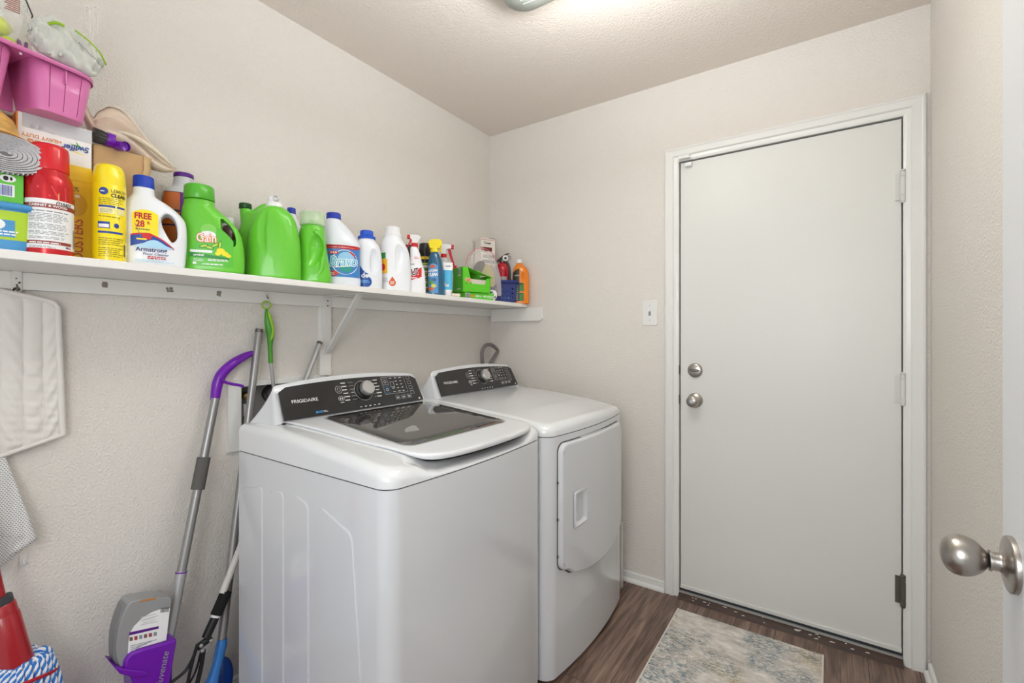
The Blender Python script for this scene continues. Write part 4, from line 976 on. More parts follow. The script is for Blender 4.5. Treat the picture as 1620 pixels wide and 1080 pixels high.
# --- large green jug, rear
t = item('detergent_jug', 'lime green jug with a small dark green cap, behind the biggest green jug', 'bottle', 411, .100, 57)
b, sf = body([(0, .058, .040, 0, 3), (.006, .064, .046, 0, 3), (.08, .066, .047, 0, 2.8), (.15, .066, .046, 0, 2.6), (.20, .058, .040, .004, 2.4), (.232, .050, .034, .008, 2.2)])
nk = G().tube(INK, [(-.030, 0, .17), (-.037, 0, .205), (-.042, 0, .238), (-.043, 0, .247)], [.028, .021, .0175, .0175], 20)
hd = G().tube(INK, cat_rom([(-.030, 0, .208), (-.018, 0, .232), (.002, 0, .252), (.022, 0, .262), (.040, 0, .256), (.046, 0, .235), (.044, 0, .2)], 5), .0105, 16)
part('bottle_body', molded(b, [hcut(smooth_closed([(-.018, .213), (.004, .218), (.026, .228), (.032, .240), (.020, .246), (.002, .238), (-.012, .226)], 4))], LIME, .0024, 7, adds=(nk, hd)), t, ang=60)
part('cap', G().lathe(P('cap_darkgreen', 22, 74, 30, .35), [(.0185, .246), (.0195, .248), (.019, .262), (.017, .264), (0, .2645)], 30, c=(-.043, 0)), t)
# --- biggest jug
t = item('detergent_jug', 'largest plain lime green jug with a white dispensing spout, back turned to the room', 'bottle', 434, .212, 57, sc=(.93, .9, .96))
b, sf = body([(0, .078, .044, 0, 3.2), (.007, .0845, .051, 0, 3), (.05, .0855, .052, 0, 2.9), (.12, .083, .051, 0, 2.7), (.18, .074, .048, 0, 2.5), (.215, .062, .044, 0, 2.3), (.235, .046, .038, 0, 2.1), (.243, .033, .030, 0, 2), (.246, .030, .028, 0, 2)])
c1 = G().tube(INK, cat_rom([(-.026, -.060, .245), (-.034, -.064, .19), (-.036, -.068, .13), (-.022, -.076, .07)], 5), [.024]*16, 14)
c2 = G().tube(INK, cat_rom([(.040, -.058, .235), (.052, -.060, .18), (.058, -.070, .11)], 5), [.021]*11, 14)
part('bottle_body', molded(b, [c1, c2], LIME, .0024, 7), t, ang=60)
g = G(); g.lathe(WHITEP, [(.0265, .243), (.0275, .246), (.0255, .259), (.022, .262), (0, .2625)], 36); g.lathe(WHITEP, [(.018, .262), (.018, .276), (.015, .280), (0, .281)], 30, c=(-.003, 0)); sp_o = part('spout_cap', g, t)
part('spout', G().lathe(P('spout_grey', 214, 214, 212, .4), [(.008, -.001), (.0095, .0), (.0095, .012), (.007, .0125), (.006, .004), (0, .004)], 24, M=Matrix.Translation((.006, -.012, .272)) @ Matrix.Rotation(radians(80), 4, 'X')), sp_o)
# --- blue capped bottle behind
t = item('bleach_bottle', 'white bottle with a blue cap, mostly hidden behind the biggest green jug', 'bottle', 461, .062, 60)
g = G(); g.lathe(WB, [(.030, 0), (.032, .004), (.032, .21)]+cat_rom([(.031, .222), (.022, .245), (.015, .262), (.0135, .27)], 4), 32); part('bottle_body', g, t); cap(t, P('cap_royal', 24, 54, 170, .35), .0150, .268, .290, 24)
# --- green bottle with clear cap
t = item('detergent_bottle', 'lime green detergent bottle with a clear measuring cap, just left of the bleach jug', 'bottle', 497, .222, 52, sc=(.94, .92, .98))
b, sf = body([(0, .055, .046, .001, 3.2), (.006, .059, .050, .001, 3), (.03, .058, .050, .002, 2.8), (.08, .052, .047, -.002, 2.6), (.13, .048, .043, -.005, 2.5), (.165, .0455, .040, -.007, 2.4), (.188, .043, .038, -.006, 2.2), (.196, .040, .037, -.006, 2), (.204, .040, .037, -.006, 2)])
cutm = G().tube(INK, cat_rom([(-.004, -.060, .172), (.010, -.055, .14), (.008, -.055, .10), (-.008, -.062, .055)], 5), [.012, .016, .019, .022, .025, .027, .028, .029, .028, .027, .026, .024, .022, .019, .016, .012], 16)
hdl = G().tube(INK, cat_rom([(.006, -.036, .180), (.024, -.038, .155), (.032, -.040, .12), (.032, -.042, .075), (.026, -.043, .04), (.012, -.042, .028)], 5), .009, 14)
part('bottle_body', molded(b, [cutm], LIME, .0022, 5, adds=(hdl,)), t, ang=60)
g = G(); CG = clear_mat('clear_green', (.62, .80, .52), .45, .12); g.lathe(CG, [(.0405, .203), (.0425, .205), (.0425, .246), (.040, .249), (.012, .2485), (.010, .2465), (.0, .2465)], 44, c=(-.006, 0), cap0=False); part('measuring_cap', g, t)
part('inner_spout', G().lathe(LIME, [(.026, .203), (.024, .212), (.012, .220), (.008, .226), (0, .226)], 28, c=(-.006, 0)), t)
# --- bleach jug
t = item('bleach_jug', 'white bleach jug with a blue cap and a wide blue label with red top band', 'bottle', 539, .185, 60)
b, sf = body([(0, .066, .052, 0, 2.8), (.006, .070, .056, 0, 2.6), (.03, .071, .057, 0, 2.4), (.05, .0685, .055, 0, 2.4), (.10, .0685, .055, 0, 2.4), (.145, .0685, .055, 0, 2.4), (.152, .071, .057, 0, 2.4), (.170, .068, .055, -.002, 2.3), (.20, .056, .048, -.010, 2.2), (.225, .044, .040, -.018, 2), (.243, .031, .030, -.024, 2), (.250, .026, .026, -.025, 2), (.256, .0235, .0235, -.025, 2)])
c1 = G().tube(INK, cat_rom([(-.006, -.052, .242), (.010, -.052, .222), (.024, -.056, .195), (.034, -.070, .165)], 5), [.007, .008, .010, .012, .013, .014, .014, .014, .014, .013, .012, .011, .010, .009, .008, .007], 14)
part('bottle_body', molded(b, [c1], P('bleach_white', 226, 230, 238, .35, coat=.2), .0022, 4), t, ang=60)
cap(t, P('cap_royal', 24, 54, 170, .35), .0255, .252, .276, 40, cx=-.025, taper=.98)
g = G(); SB = P('label_skyblue', 58, 128, 200, .35); patch(g, SB, sf, -.0675, .0675, .034, .150, 40, 6, .0012)
patch(g, P('label_darkred', 190, 35, 45, .4), sf, -.0675, .0675, .136, .150, 40, 1, .0016); text(g, WHITEL, sf, "KILLS 99.9% OF COMMON HOUSEHOLD", .0, .143, .0078, bold=.02, off=.002, sx=.95)
ellipse(g, WHITEL, sf, .010, .088, .047, .046, .0016, 40); ellipse(g, P('label_teal', 60, 130, 190, .35), sf, .010, .088, .0445, .0435, .0019, 40); ellipse(g, P('pale_arc', 150, 200, 235), sf, .014, .100, .030, .026, .0021, 30); ellipse(g, P('green_arc', 50, 150, 140), sf, .014, .064, .022, .012, .0021)
poly(g, RED, sf, [(.022, .130), (.034, .126), (.044, .118), (.050, .108), (.040, .113), (.030, .121)], .0022)
text(g, WHITEL, sf, 'Bravo', .006, .090, .050, bold=.06, slant=.2, sx=.82, off=.0024, rot=.05); text(g, P('bravo_blue', 80, 190, 225), sf, 'Bravo', .006, .090, .050, bold=.0, slant=.2, sx=.82, off=.0029, rot=.05)
patch(g, WHITEL, sf, -.030, .045, lambda k: .066+.010*k, lambda k: .069+.010*k, 10, 1, .0026)
ellipse(g, RED, sf, -.030, .122, .018, .006, .0022); text(g, WHITEL, sf, 'H-E-B', -.030, .122, .009, bold=.03, off=.0026); ellipse(g, P('label_red2', 214, 70, 60), sf, -.036, .046, .024, .0095, .0022); lines(g, WHITEL, sf, -.052, -.020, .041, .051, 2, .5, .0026)
ellipse(g, P('leafspot', 120, 200, 60), sf, -.058, .120, .006, .007, .002)
part('label', g, t)
# --- small white bottle with blue cap
t = item('oxygen_cleaner', 'white bottle with a stepped blue cap, between the bleach jug and the plain white jug', 'bottle', 583, .19, 66)
b, sf = body([(0, .046, .044, 0, 3), (.005, .050, .047, 0, 2.8), (.06, .051, .048, 0, 2.6), (.12, .050, .047, 0, 2.5), (.155, .048, .045, -.002, 2.3), (.180, .041, .040, -.005, 2.1), (.196, .032, .032, -.007, 2), (.202, .030, .030, -.007, 2)])
cv = G().tube(INK, cat_rom([(.010, -.060, .165), (.016, -.052, .13), (.012, -.052, .09), (.002, -.062, .055)], 5), [.010, .013, .016, .018, .020, .021, .022, .022, .022, .021, .020, .018, .016, .014, .012, .010], 16)
part('bottle_body', molded(b, [cv], WB, .0022, 4), t, ang=60)
cap(t, P('cap_azure', 30, 84, 196, .35), .0255, .201, .234, 40, cx=-.007, lipr=.008)
g = G(); patch(g, P('label_ocean', 36, 84, 160, .35), sf, -.047, -.014, .008, lambda k: .060+.045*(1-k)**2, 12, 8, .0012); ellipse(g, P('label_ocean', 36, 84, 160, .35), sf, -.018, .028, .018, .020, .0014); text(g, WHITEL, sf, 'de', -.026, .052, .026, bold=.03, off=.002); lines(g, P('light_blue_print', 120, 180, 230), sf, -.040, -.006, .024, .036, 2, .6, .002)
part('label', g, t)
# --- white jug
t = item('fabric_softener_jug', 'large plain white jug with a white cap and a small orange drop on its side', 'bottle', 625, .19, 56)
b, sf = body([(0, .060, .050, 0, 3.2), (.006, .065, .054, 0, 3), (.06, .066, .055, 0, 2.8), (.12, .064, .054, -.001, 2.7), (.17, .060, .051, -.004, 2.5), (.200, .052, .046, -.008, 2.3), (.220, .042, .039, -.010, 2.1), (.230, .036, .035, -.010, 2), (.238, .034, .033, -.010, 2)])
cv = G().tube(INK, cat_rom([(.004, -.064, .205), (.018, -.058, .17), (.016, -.056, .12), (-.004, -.068, .078)], 5), [.012, .015, .018, .021, .023, .025, .026, .026, .026, .025, .023, .021, .018, .016, .014, .012], 16)
part('bottle_body', molded(b, [cv], P('jug_white', 236, 238, 242, .32, coat=.2, sss=.12), .0022, 4), t, ang=60)
cap(t, WHITEP, .031, .237, .274, 44, cx=-.010, taper=.97, lipr=.004)
g = G(); ellipse(g, P('label_orange2', 214, 92, 40), sf, -.018, .036, .014, .014, .0012); poly(g, P('label_orange2', 214, 92, 40), sf, [(-.031, .041), (-.018, .062), (-.005, .041)], .0012)
lines(g, WHITEL, sf, -.026, -.010, .030, .044, 3, .5, .0018); lines(g, GREYINK, sf, -.058, -.034, .040, .058, 3, .3, .0012)
patch(g, GRN2, sf, -.061, -.044, .135, .160, 4, 2, .0012); patch(g, P('citrus', 244, 186, 40), sf, -.061, -.038, .074, .134, 6, 3, .0012); ellipse(g, RED, sf, -.053, .10, .007, .014, .0018)
part('label', g, t)
# --- black capped cans behind
def bigcan(px, x, label, r, h, capz, band_):
    t = item('spray_can', label, 'spray can', px, x, 50); g = G()
    g.lathe(P('can_black', 36, 40, 38, .3, coat=.3), [(r-.002, 0), (r, .002), (r, capz)], 32); part('can_body', g, t)
    g = G(); g.lathe(P('cap_black', 34, 34, 36, .35), [(r-.002, capz), (r-.001, capz+.002), (r-.003, h-.004), (r-.006, h), (0, h)], 36, rib=(30, -.02)); part('cap', g, t)
    sfc = cyl_surf(r); g = G(); patch(g, P('can_yellowband', 235, 200, 40), sfc, -.04, .04, capz-.018, capz-.006, 16, 1, .0008); text(g, INK, sfc, '|||||', 0, capz-.012, .009, off=.0013)
    cols = [P('cl1', 90, 160, 60), P('cl2', 220, 110, 50), P('cl3', 214, 210, 90), P('cl4', 60, 100, 150), P('cl5', 50, 110, 60), P('cl6', 230, 220, 200)]
    for k in range(12): z = .012+k*(capz-.045)/12; patch(g, cols[(k*5+band_) % 6], sfc, -.036, .036, z, z+.012, 14, 1, .0008); lines(g, cols[(k+3) % 6] if k % 2 else WHITEL, sfc, -.02, .02, z+.003, z+.010, 1, .8, .0014)
    part('label', g, t)
bigcan(647, .085, 'dark can with a black cap and thin yellow band, behind the white jug', .032, .238, .185, 0)
bigcan(672, .135, 'can with a black cap and yellow band, between white and teal spray bottles', .029, .250, .192, 3)
# --- trigger sprays
def trigger(t, m_head, m_trig, z0, s, headlen=.045, flip=1, tilt=0, nozzle=None, collar=None, hz=.052):
    g = G(); g.lathe(collar or m_head, [(.0145, z0), (.0150, z0+.002), (.0145, z0+.016), (.010, z0+.018), (0, z0+.0185)], 30, rib=(24, -.03)); c = part('collar', g, t)
    g = G(); h = [(-.013, z0+.016), (.011, z0+.016), (.013, z0+hz*.55), (.016, z0+hz*.62), (headlen, z0+hz*.66), (headlen+.001, z0+hz*.92), (.012, z0+hz), (-.014, z0+hz*.98), (-.028, z0+hz*.80), (-.018, z0+hz*.55)]
    g.prism(m_head, [(x*flip, z) for x, z in h], -.0095, .0095); part('sprayer_head', g, t, bevel=.003, seg=3)
    g = G(); T_ = [(.018, z0+hz*.62), (.034, z0+hz*.62), (.037, z0+hz*.30), (.048, z0-.012), (.052, z0-.030), (.047, z0-.030), (.036, z0-.008), (.024, z0+hz*.35)]
    if s: T_ = [(a*s[0]+s[1], z0+hz*.62+(z-z0-hz*.62)*s[2]) for a, z in T_]
    g.prism(m_trig, [(x*flip, z) for x, z in T_], -.005, .005); part('trigger', g, t, bevel=.002, seg=2)
    g = G(); g.box(nozzle or m_trig, headlen-.001 if flip > 0 else -headlen-.012, headlen+.012 if flip > 0 else -headlen+.001, -.008, .008, z0+hz*.64, z0+hz*.95); part('nozzle', g, t, bevel=.002)
t = item('stain_spray', 'white stain remover spray bottle with a red trigger and slanted red and black logo', 'spray bottle', 656, .215, 52)
b, sf = body([(0, .040, .026, .004, 3), (.005, .043, .029, .004, 3), (.06, .043, .029, .003, 2.8), (.10, .041, .028, .001, 2.6), (.125, .032, .024, .003, 2.4), (.150, .024, .022, .004, 2.2), (.175, .021, .020, .002, 2), (.195, .0165, .016, -.002, 2), (.204, .014, .014, -.003, 2)])
part('bottle_body', molded(b, [], P('shout_white', 240, 240, 244, .3, coat=.3), .002, 3), t, ang=60)
trigger(t, clear_mat('trigger_clear', (.93, .94, .96), .75, .2), RED, .203, (.72, -.004, .62), .020, -1, hz=.055, collar=RED)
g = G(); poly(g, RED, sf, [(-.034, .052), (.018, .068), (.027, .114), (.006, .102), (-.034, .086)], .0012); poly(g, RED, sf, [(-.036, .050), (.027, .072), (.027, .114), (.012, .106), (.010, .080), (-.034, .066)], .0013)
text(g, WHITEL, sf, 'OUT', -.010, .089, .038, rot=.28, bold=.09, sx=.62, slant=.1, off=.0018); text(g, INK, sf, 'OUT', -.010, .089, .038, rot=.28, bold=.03, sx=.62, slant=.1, off=.0023); lines(g, WHITEL, sf, -.024, .012, .064, .071, 1, .7, .0018)
ellipse(g, P('citrus', 244, 186, 40), sf, -.026, .040, .010, .005, .0014, rot=.7); ellipse(g, P('citrus', 244, 186, 40), sf, -.030, .112, .012, .005, .0014, rot=-.4); lines(g, GREYINK, sf, -.022, .000, .124, .130, 1, .6, .0014); lines(g, P('pinkprint', 220, 120, 140), sf, -.004, .016, .150, .162, 2, .5, .0014)
part('label', g, t)
t = item('kitchen_spray', 'teal blue spray bottle with a bright yellow trigger head', 'spray bottle', 689, .215, 48)
TEAL = P('teal_liquid', 22, 92, 128, .15, coat=.6, sss=.1)
b, sf = body([(0, .034, .026, .003, 3), (.005, .037, .029, .003, 3), (.08, .037, .029, 0, 2.8), (.13, .035, .027, -.001, 2.6), (.165, .030, .024, -.003, 2.3), (.190, .021, .020, -.004, 2.1), (.200, .015, .015, -.005, 2)])
part('bottle_body', molded(b, [], TEAL, .002, 3), t, ang=60)
YH = P('trigger_yellow', 244, 222, 30, .3, coat=.2); g = G(); g.lathe(YH, [(.0175, .199), (.019, .201), (.0175, .218), (0, .219)], 30, c=(-.005, 0)); g.prism(YH, [(-.026, .216), (.016, .216), (.020, .226), (.028, .232), (.030, .246), (.018, .259), (-.022, .256), (-.034, .244)], -.017, .017); part('sprayer_head', g, t, bevel=.004, seg=3)
part('trigger', G().prism(YH, [(.020, .234), (.028, .234), (.027, .206), (.022, .198)], -.006, .006), t, bevel=.002)
g = G(); patch(g, P('label_mixblue', 90, 150, 205, .35), sf, -.034, .010, .012, lambda k: .135+.01*sin(pi*k), 12, 8, .0012)
ellipse(g, P('label_orange2', 214, 92, 40), sf, -.015, .132, .011, .008, .0018); text(g, WHITEL, sf, 'KITCHEN', -.013, .112, .013, bold=.05, off=.0019, rot=.1, sx=.75); text(g, WHITEL, sf, 'CLEAN', -.013, .094, .018, bold=.05, off=.0019, rot=.1, sx=.75)
for k, c_ in enumerate((P('cl2', 0, 0, 0), P('cl3', 0, 0, 0), P('cl1', 0, 0, 0), P('cl4', 0, 0, 0))): ellipse(g, c_, sf, -.022+.012*(k % 2), .030+.014*k, .012, .008, .0018)
part('label', g, t)
t = item('spray_bottle', 'clear spray bottle with a white head, red collar and long red trigger', 'spray bottle', 702, .16, 44)
FR = clear_mat('frosted_clear', (.86, .89, .91), .5, .25)
g = G(); g.lathe(FR, [(.026, 0), (.029, .004), (.029, .10)]+cat_rom([(.028, .14), (.024, .165), (.018, .185), (.013, .197)], 4), 36); part('bottle_body', g, t, ang=60)
g = G(); g.tube(WHITEP, [(0, 0, .012), (.002, 0, .19)], .0018, 8); part('dip_tube', g, t)
trigger(t, WHITEP, P('trigger_red', 190, 22, 44, .3), .197, (1.05, .0, 1.25), .036, 1, hz=.066, collar=RED)
# --- tube
t = item('lotion_tube', 'white and sky blue squeeze tube standing on its cap by the clear spray bottle', 'tube', 708.5, .245, 44)
g = G(); SK = P('tube_blue', 86, 184, 226, .35, coat=.2); rs = lambda z, a, b_: se_ring(z, a, b_, 0, 0, 2)
g.loft(SK, [rs(.030, .021, .018), rs(.08, .0215, .015), rs(.122, .022, .008)]); g.loft(WHITEL, [rs(.122, .022, .008), rs(.150, .0225, .0016), rs(.158, .0225, .0012)]); g.loft(WHITEL, [rs(.024, .019, .018), rs(.030, .021, .018)]); part('tube_body', g, t)
part('cap', G().lathe(WHITEP, [(.017, 0), (.018, .002), (.018, .024), (.010, .0245)], 30), t)
sfq = lambda u, w, off=0: (u, -(.018-.010*max(0, min(1, (w-.03)/.09)))*sqrt(max(.05, 1-(u/.022)**2))-off, w)
g = G(); patch(g, WHITEL, sfq, -.014, .004, .045, lambda k: .068+.008*sin(pi*k), 8, 3, .0012); lines(g, GREYINK, sfq, -.011, .001, .050, .070, 4, .4, .0018); lines(g, GREYINK, lambda u, w, off: (u, -.0060-off, w), -.010, .012, .138, .146, 1, .5); part('label', g, t)
# --- wine cork like stub lying down
t = item('paper_roll', 'small cream paper tube lying at the shelf edge under the blue squeeze tube', 'tube', 724, .262, 62)
part('tube_body', G().lathe(P('cream_paper', 226, 216, 196, .7), [(.006, -.022), (.0085, -.020), (.0085, .018), (.005, .022)], 20, M=Matrix.Translation((-.01, 0, .0087)) @ Matrix.Rotation(pi/2, 4, 'Y')), t)
# --- white carton with red logo, red cap thing behind green box
t = item('red_nozzle_bottle', 'white bottle with a red nozzle and oval red logo, behind the open green box', 'bottle', 727, .105, 45)
b, sf = body([(0, .030, .026, .004, 3), (.004, .034, .030, .004, 3), (.14, .034, .030, .004, 2.6), (.165, .028, .026, .010, 2.2), (.172, .022, .02, .012, 2)]); b.mats = [WHITEP]; part('bottle_body', b, t)
part('cap', G().lathe(RED, [(.020, .150), (.021, .152), (.018, .165), (.008, .170), (.010, .182), (0, .184)], 28, c=(-.024, -.01)), t)
g = G(); ellipse(g, RED, sf, .012, .155, .013, .0065, .0012); ellipse(g, YEL, sf, .012, .155, .009, .004, .0018); part('label', g, t)
# --- flat green box and open dryer sheet box
BG = P('box_green', 96, 204, 40, .4); BG2 = P('box_green_shade', 70, 176, 38, .4)
t = item('dryer_sheet_box', 'flat bright green dryer sheet carton lying under the open green box', 'box', 751, .205, 72)
part('carton_body', G().box(BG, -.088, .082, -.050, .045, 0, .034), t, bevel=.0012)
sf = plane_y(-.050); g = G(); patch(g, WHITEL, sf, -.086, -.060, .004, .031, 1, 1)
for k in range(11): patch(g, INK, sf, -.084+.0021*k, -.0828+.0021*k, .006, .029, 1, 1, .0012)
ellipse(g, ORG, sf, -.046, .017, .010, .006); text(g, WHITEL, sf, '160', -.018, .017, .015, bold=.04); lines(g, WHITEL, sf, -.004, .012, .012, .022, 2, .5); text(g, WHITEL, sf, '160', .026, .017, .014, bold=.04); lines(g, WHITEL, sf, .042, .078, .010, .024, 2, .5); part('label', g, t)
t = item('open_sheet_box', 'open bright green dryer sheet box with a raised flap, stacked on the flat green carton', 'box', 744, .205, 70, z=SZ+.0345)
w0, w1, d0, d1, h = -.072, .088, -.050, .048, .122; c_ = .0018
g = G(); g.box(BG, w0, w1, d1-c_, d1, 0, h); g.box(BG2, w0, w0+c_, d0, d1, 0, h); g.box(BG2, w1-c_, w1, d0, d1, 0, h*.72); g.box(BG, w0, w1, d0, d1, 0, c_)
g.prism(BG, [(w0, 0), (w1, 0), (w1, .075), (w1-.022, .072), (w1-.030, .040), (w0+.052, .042), (w0+.046, .060), (w0+.030, h), (w0, h)], d0, d0+c_); part('carton_body', g, t, flat=True)
g = G(); g.add([(w0+.030, d0+.001, h), (w0+.012, d1, h+.001), (w1-.010, d1, h-.010), (w1+.010, d0-.02, h-.048), (w0+.060, d0-.004, h-.012)], [(0, 1, 2, 3, 4)], BG); part('top_flap', g, t, solid=.0015, flat=True)
part('sheets', G().box(P('dryer_sheets', 216, 206, 190, .8), w0+.012, w1-.012, d0+.006, d1-.01, .002, .066), t, bevel=.004)
sf = plane_y(d0); g = G(); text(g, WHITEL, sf, 'Gain', w0+.030, .060, .022, bold=.10, sx=.8, off=.001); text(g, ORG, sf, 'Gain', w0+.030, .060, .022, bold=.04, sx=.8, off=.0015); ellipse(g, GRN2, sf, w0+.034, .044, .014, .005); ellipse(g, P('leaf_lime', 190, 215, 60), sf, w0+.034, .0445, .010, .003, .0013)
sx = lambda u, w, off=0: (w0-off, u, w)
patch(g, WHITEL, sx, -.030, -.006, .080, .116, 1, 1)
for k in range(8): patch(g, INK, sx, -.028+.0026*k, -.0266+.0026*k, .084, .112, 1, 1, .0012)
lines(g, P('dgreen_fold', 50, 150, 40), sx, -.045, .04, .060, .063, 1, .8); lines(g, WHITEL, sx, -.03, .01, .012, .020, 2, .6)
part('label', g, t)
# --- white appliance box, zip bag, extinguisher, basket, orange bottle
t = item('boxed_appliance', 'tall white printed box in the corner of the shelf behind the clear zip bag', 'box', 774, .085, 66)
t.location.x = .060; t.location.y = -.130
part('carton_body', G().box(P('carton_white', 232, 226, 218, .5), -.050, .040, -.045, .032, 0, .372), t, bevel=.001)
sf = plane_y(-.045); sx = lambda u, w, off=0: (-.052-off, -u, w); sr = lambda u, w, off=0: (.05+off, u, w)
g = G(); text(g, INK, sf, 'Toner', -.010, .345, .018, bold=.03); patch(g, P('brownred', 110, 40, 40), sf, -.05, .02, .300, .322, 1, 1); patch(g, P('pinkline', 220, 150, 150), sf, -.050, .04, .362, .366, 1, 1)
for k in range(6): patch(g, [GREYINK, P('soft_grey', 160, 158, 160)][k % 2], sf, -.048+.004*(k % 3), .040-.006*(k % 2), .120+.028*k, .138+.028*k, 1, 1)
part('print', g, t); part('top_flap', G().box(INK, .004, .040, -.045, .032, .3722, .3745), t)
t = item('zip_bag', 'clear bag with a pink zip seal holding black and yellow parts, behind the green box', 'plastic bag', 765, .165, 52, z=SZ+.005)
fb2 = clear_mat('film_bag2', (.93, .86, .84), .22, .15)
def pil(a, b_):
    th = 2*pi*a; e = sqrt(max(0, 1-b_**2.6))
    return (.100*cos(th)*e, (.034*sin(th)*(1+.10*sin(6*th+4*b_)))*max(.03, e**1.3)*(1-.35*b_), -.0+.03+.250*b_-.012*cos(th)*b_+.006*sin(2*th)*b_)
g = G(); g.grid(fb2, pil, 48, 22); part('bag_film', g, t, ang=80)
g = G(); zs = cat_rom([(-.100, -.012, .185), (-.088, -.020, .238), (-.050, -.024, .272), (-.005, -.024, .279), (.040, -.022, .258), (.072, -.016, .222)], 6); g.tube(P('zip_pink', 226, 120, 130, .4), zs, .0018, 8); part('zip_seal', g, t)
g = G(); g.prism(P('parts_black', 44, 44, 42, .4), smooth_closed([(-.045, .10), (-.058, .160), (-.040, .205), (.0, .212), (.010, .160), (-.01, .10)], 3), -.012, .010); part('inner_pouch', g, t, bevel=.004, label='black pouch inside')
g = G(); g.prism(P('parts_yellow', 190, 178, 110, .5), smooth_closed([(-.056, .092), (-.058, .135), (-.015, .150), (.012, .200), (.046, .170), (.060, .110), (.05, .075), (.0, .088)], 3), -.016, .006); part('inner_card', g, t, bevel=.003)
g = G(); g.prism(P('parts_grey', 148, 140, 146, .4), smooth_closed([(.045, .09), (.045, .17), (.07, .19), (.085, .15), (.085, .09)], 3), -.010, .008); part('inner_insert', g, t, bevel=.003)
t = item('fire_extinguisher', 'small red fire extinguisher with a black lever, in the corner behind the blue basket', 'fire extinguisher', 800, .16, 48)
t.location.x = .118; t.location.y = -.040
RX_ = mat('extinguisher_red', rgb(196, 18, 44), .2, metal=.1, coat=.6)
g = G(); g.lathe(RX_, [(.034, 0), (.037, .004), (.037, .205)]+cat_rom([(.036, .218), (.028, .236), (.016, .244)], 4)+[(.013, .250)], 36); part('cylinder', g, t)
g = G(); patch(g, P('ext_label', 190, 190, 192), cyl_surf(.037), -.03, .02, .10, .162, 12, 1, .0008); part('label', g, t)
part('valve', G().lathe(NICKD, [(.013, .248), (.014, .262), (.009, .268), (0, .270)], 20), t)
g = G(); BLK = P('lever_black', 32, 32, 34, .35); g.prism(BLK, [(-.034, .250), (-.030, .262), (-.010, .280), (.020, .300), (.040, .306), (.041, .300), (.022, .292), (-.002, .272), (.0, .258), (-.01, .25)], -.006, .006); part('lever', g, t, bevel=.002)
g = G(); g.lathe(WHITEP, [(.017, 0), (.017, .006), (.015, .007), (0, .007)], 30, M=Matrix.Translation((.014, -.012, .272)) @ Matrix.Rotation(pi/2, 4, 'X')); g.lathe(INK, [(.008, .0072), (.008, .0076), (0, .0078)], 24, M=Matrix.Translation((.014, -.012, .272)) @ Matrix.Rotation(pi/2, 4, 'X')); part('gauge', g, t)
g = G(); g.tube(P('hose_grey', 78, 78, 80, .4), cat_rom([(.006, -.010, .256), (.026, -.010, .246), (.040, -.008, .215), (.044, -.004, .16), (.043, 0, .11)], 6), .0065, 12); part('hose', g, t)
part('pin_ring', G().tube(NICKD, [(.040+.009*cos(a*pi/6), -.012, .276+.009*sin(a*pi/6)) for a in range(13)], .0012, 6), t)
t = item('storage_basket', 'small dark blue perforated plastic basket near the right end of the shelf', 'basket', 796, .19, 52)
t.location.x = .188; t.location.y = -.142
NV = P('basket_navy', 44, 56, 122, .4, coat=.1); NVD = P('basket_hole', 22, 28, 66, .6)
b0, b1, b2, b3 = -.076, .072, -.052, .050; hB = .118
g = G(); N = 7
def wallpts(u, w, side): # tapered wall surface
    f = w/hB; e = .010*(1-f)
    return {0: (b0+e+(b1-b0-2*e)*u, b2+e, w), 1: (b1-e, b2+e+(b3-b2-2*e)*u, w), 2: (b1-e-(b1-b0-2*e)*u, b3-e, w), 3: (b0+e, b3-e-(b3-b2-2*e)*u, w)}[side]
hz_ = [(.024, .034), (.048, .058), (.072, .082)]
for sd in range(4):
    us = [0]; 
    for k in range(6): c = .16+.68*k/5; us += [c-.032, c+.032]
    us.append(1); zs = [0]+[v for p_ in hz_ for v in p_]+[hB]
    V = [wallpts(u, z, sd) for z in zs for u in us]; nn = len(us); F = []
    for j in range(len(zs)-1):
        for i in range(nn-1):
            if i % 2 == 1 and j % 2 == 1: continue
            F.append((j*nn+i, j*nn+i+1, (j+1)*nn+i+1, (j+1)*nn+i))
    g.add(V, F, NV)
part('basket_wall', g, t, solid=.002, flat=True)
part('basket_floor', G().box(NV, b0+.01, b1-.01, b2+.01, b3-.01, 0, .003), t)
g = G(); ro = rrect(b0-.012, b1+.012, b2-.010, b3+.008, .018, 5); ri = rrect(b0, b1, b2, b3, .010, 5)
g.loft(NV, [[(x, y, hB+.004) for x, y in ri], [(x, y, hB+.006) for x, y in ro], [(x, y, hB-.010) for x, y in ro]], cap0=False, cap1=False); part('rim', g, t, solid=.002)
t = item('sponge_pack', 'light blue and pink cloth pack lying in the blue basket', 'cloth', 797, .18, 52, z=SZ+.0035)
t.location.x = .188; t.location.y = -.142
part('pack_body', G().box(P('cloth_lightblue', 110, 165, 220, .6), -.02, .050, -.036, .032, .0005, .124), t, bevel=.006, seg=3); part('pack_top', G().box(P('cloth_pink', 220, 130, 150, .6), -.055, -.021, -.030, .028, .0005, .130), t, bevel=.004)
t = item('cut_out_figure', 'small flat black, white and orange animal sticker leaning on the front of the blue basket', 'sticker', 780, .262, 58)
g = G(); o_ = smooth_closed([(-.018, 0), (.006, .0), (.014, .010), (.022, .022), (.024, .042), (.016, .056), (-.004, .058), (-.020, .056), (-.025, .040), (-.014, .026), (-.020, .012)], 3); Mt = Matrix.Rotation(radians(-12), 4, 'X')
g.prism(WHITEP, o_, -.001, .001, 'y', Mt); part('card', g, t, flat=True)
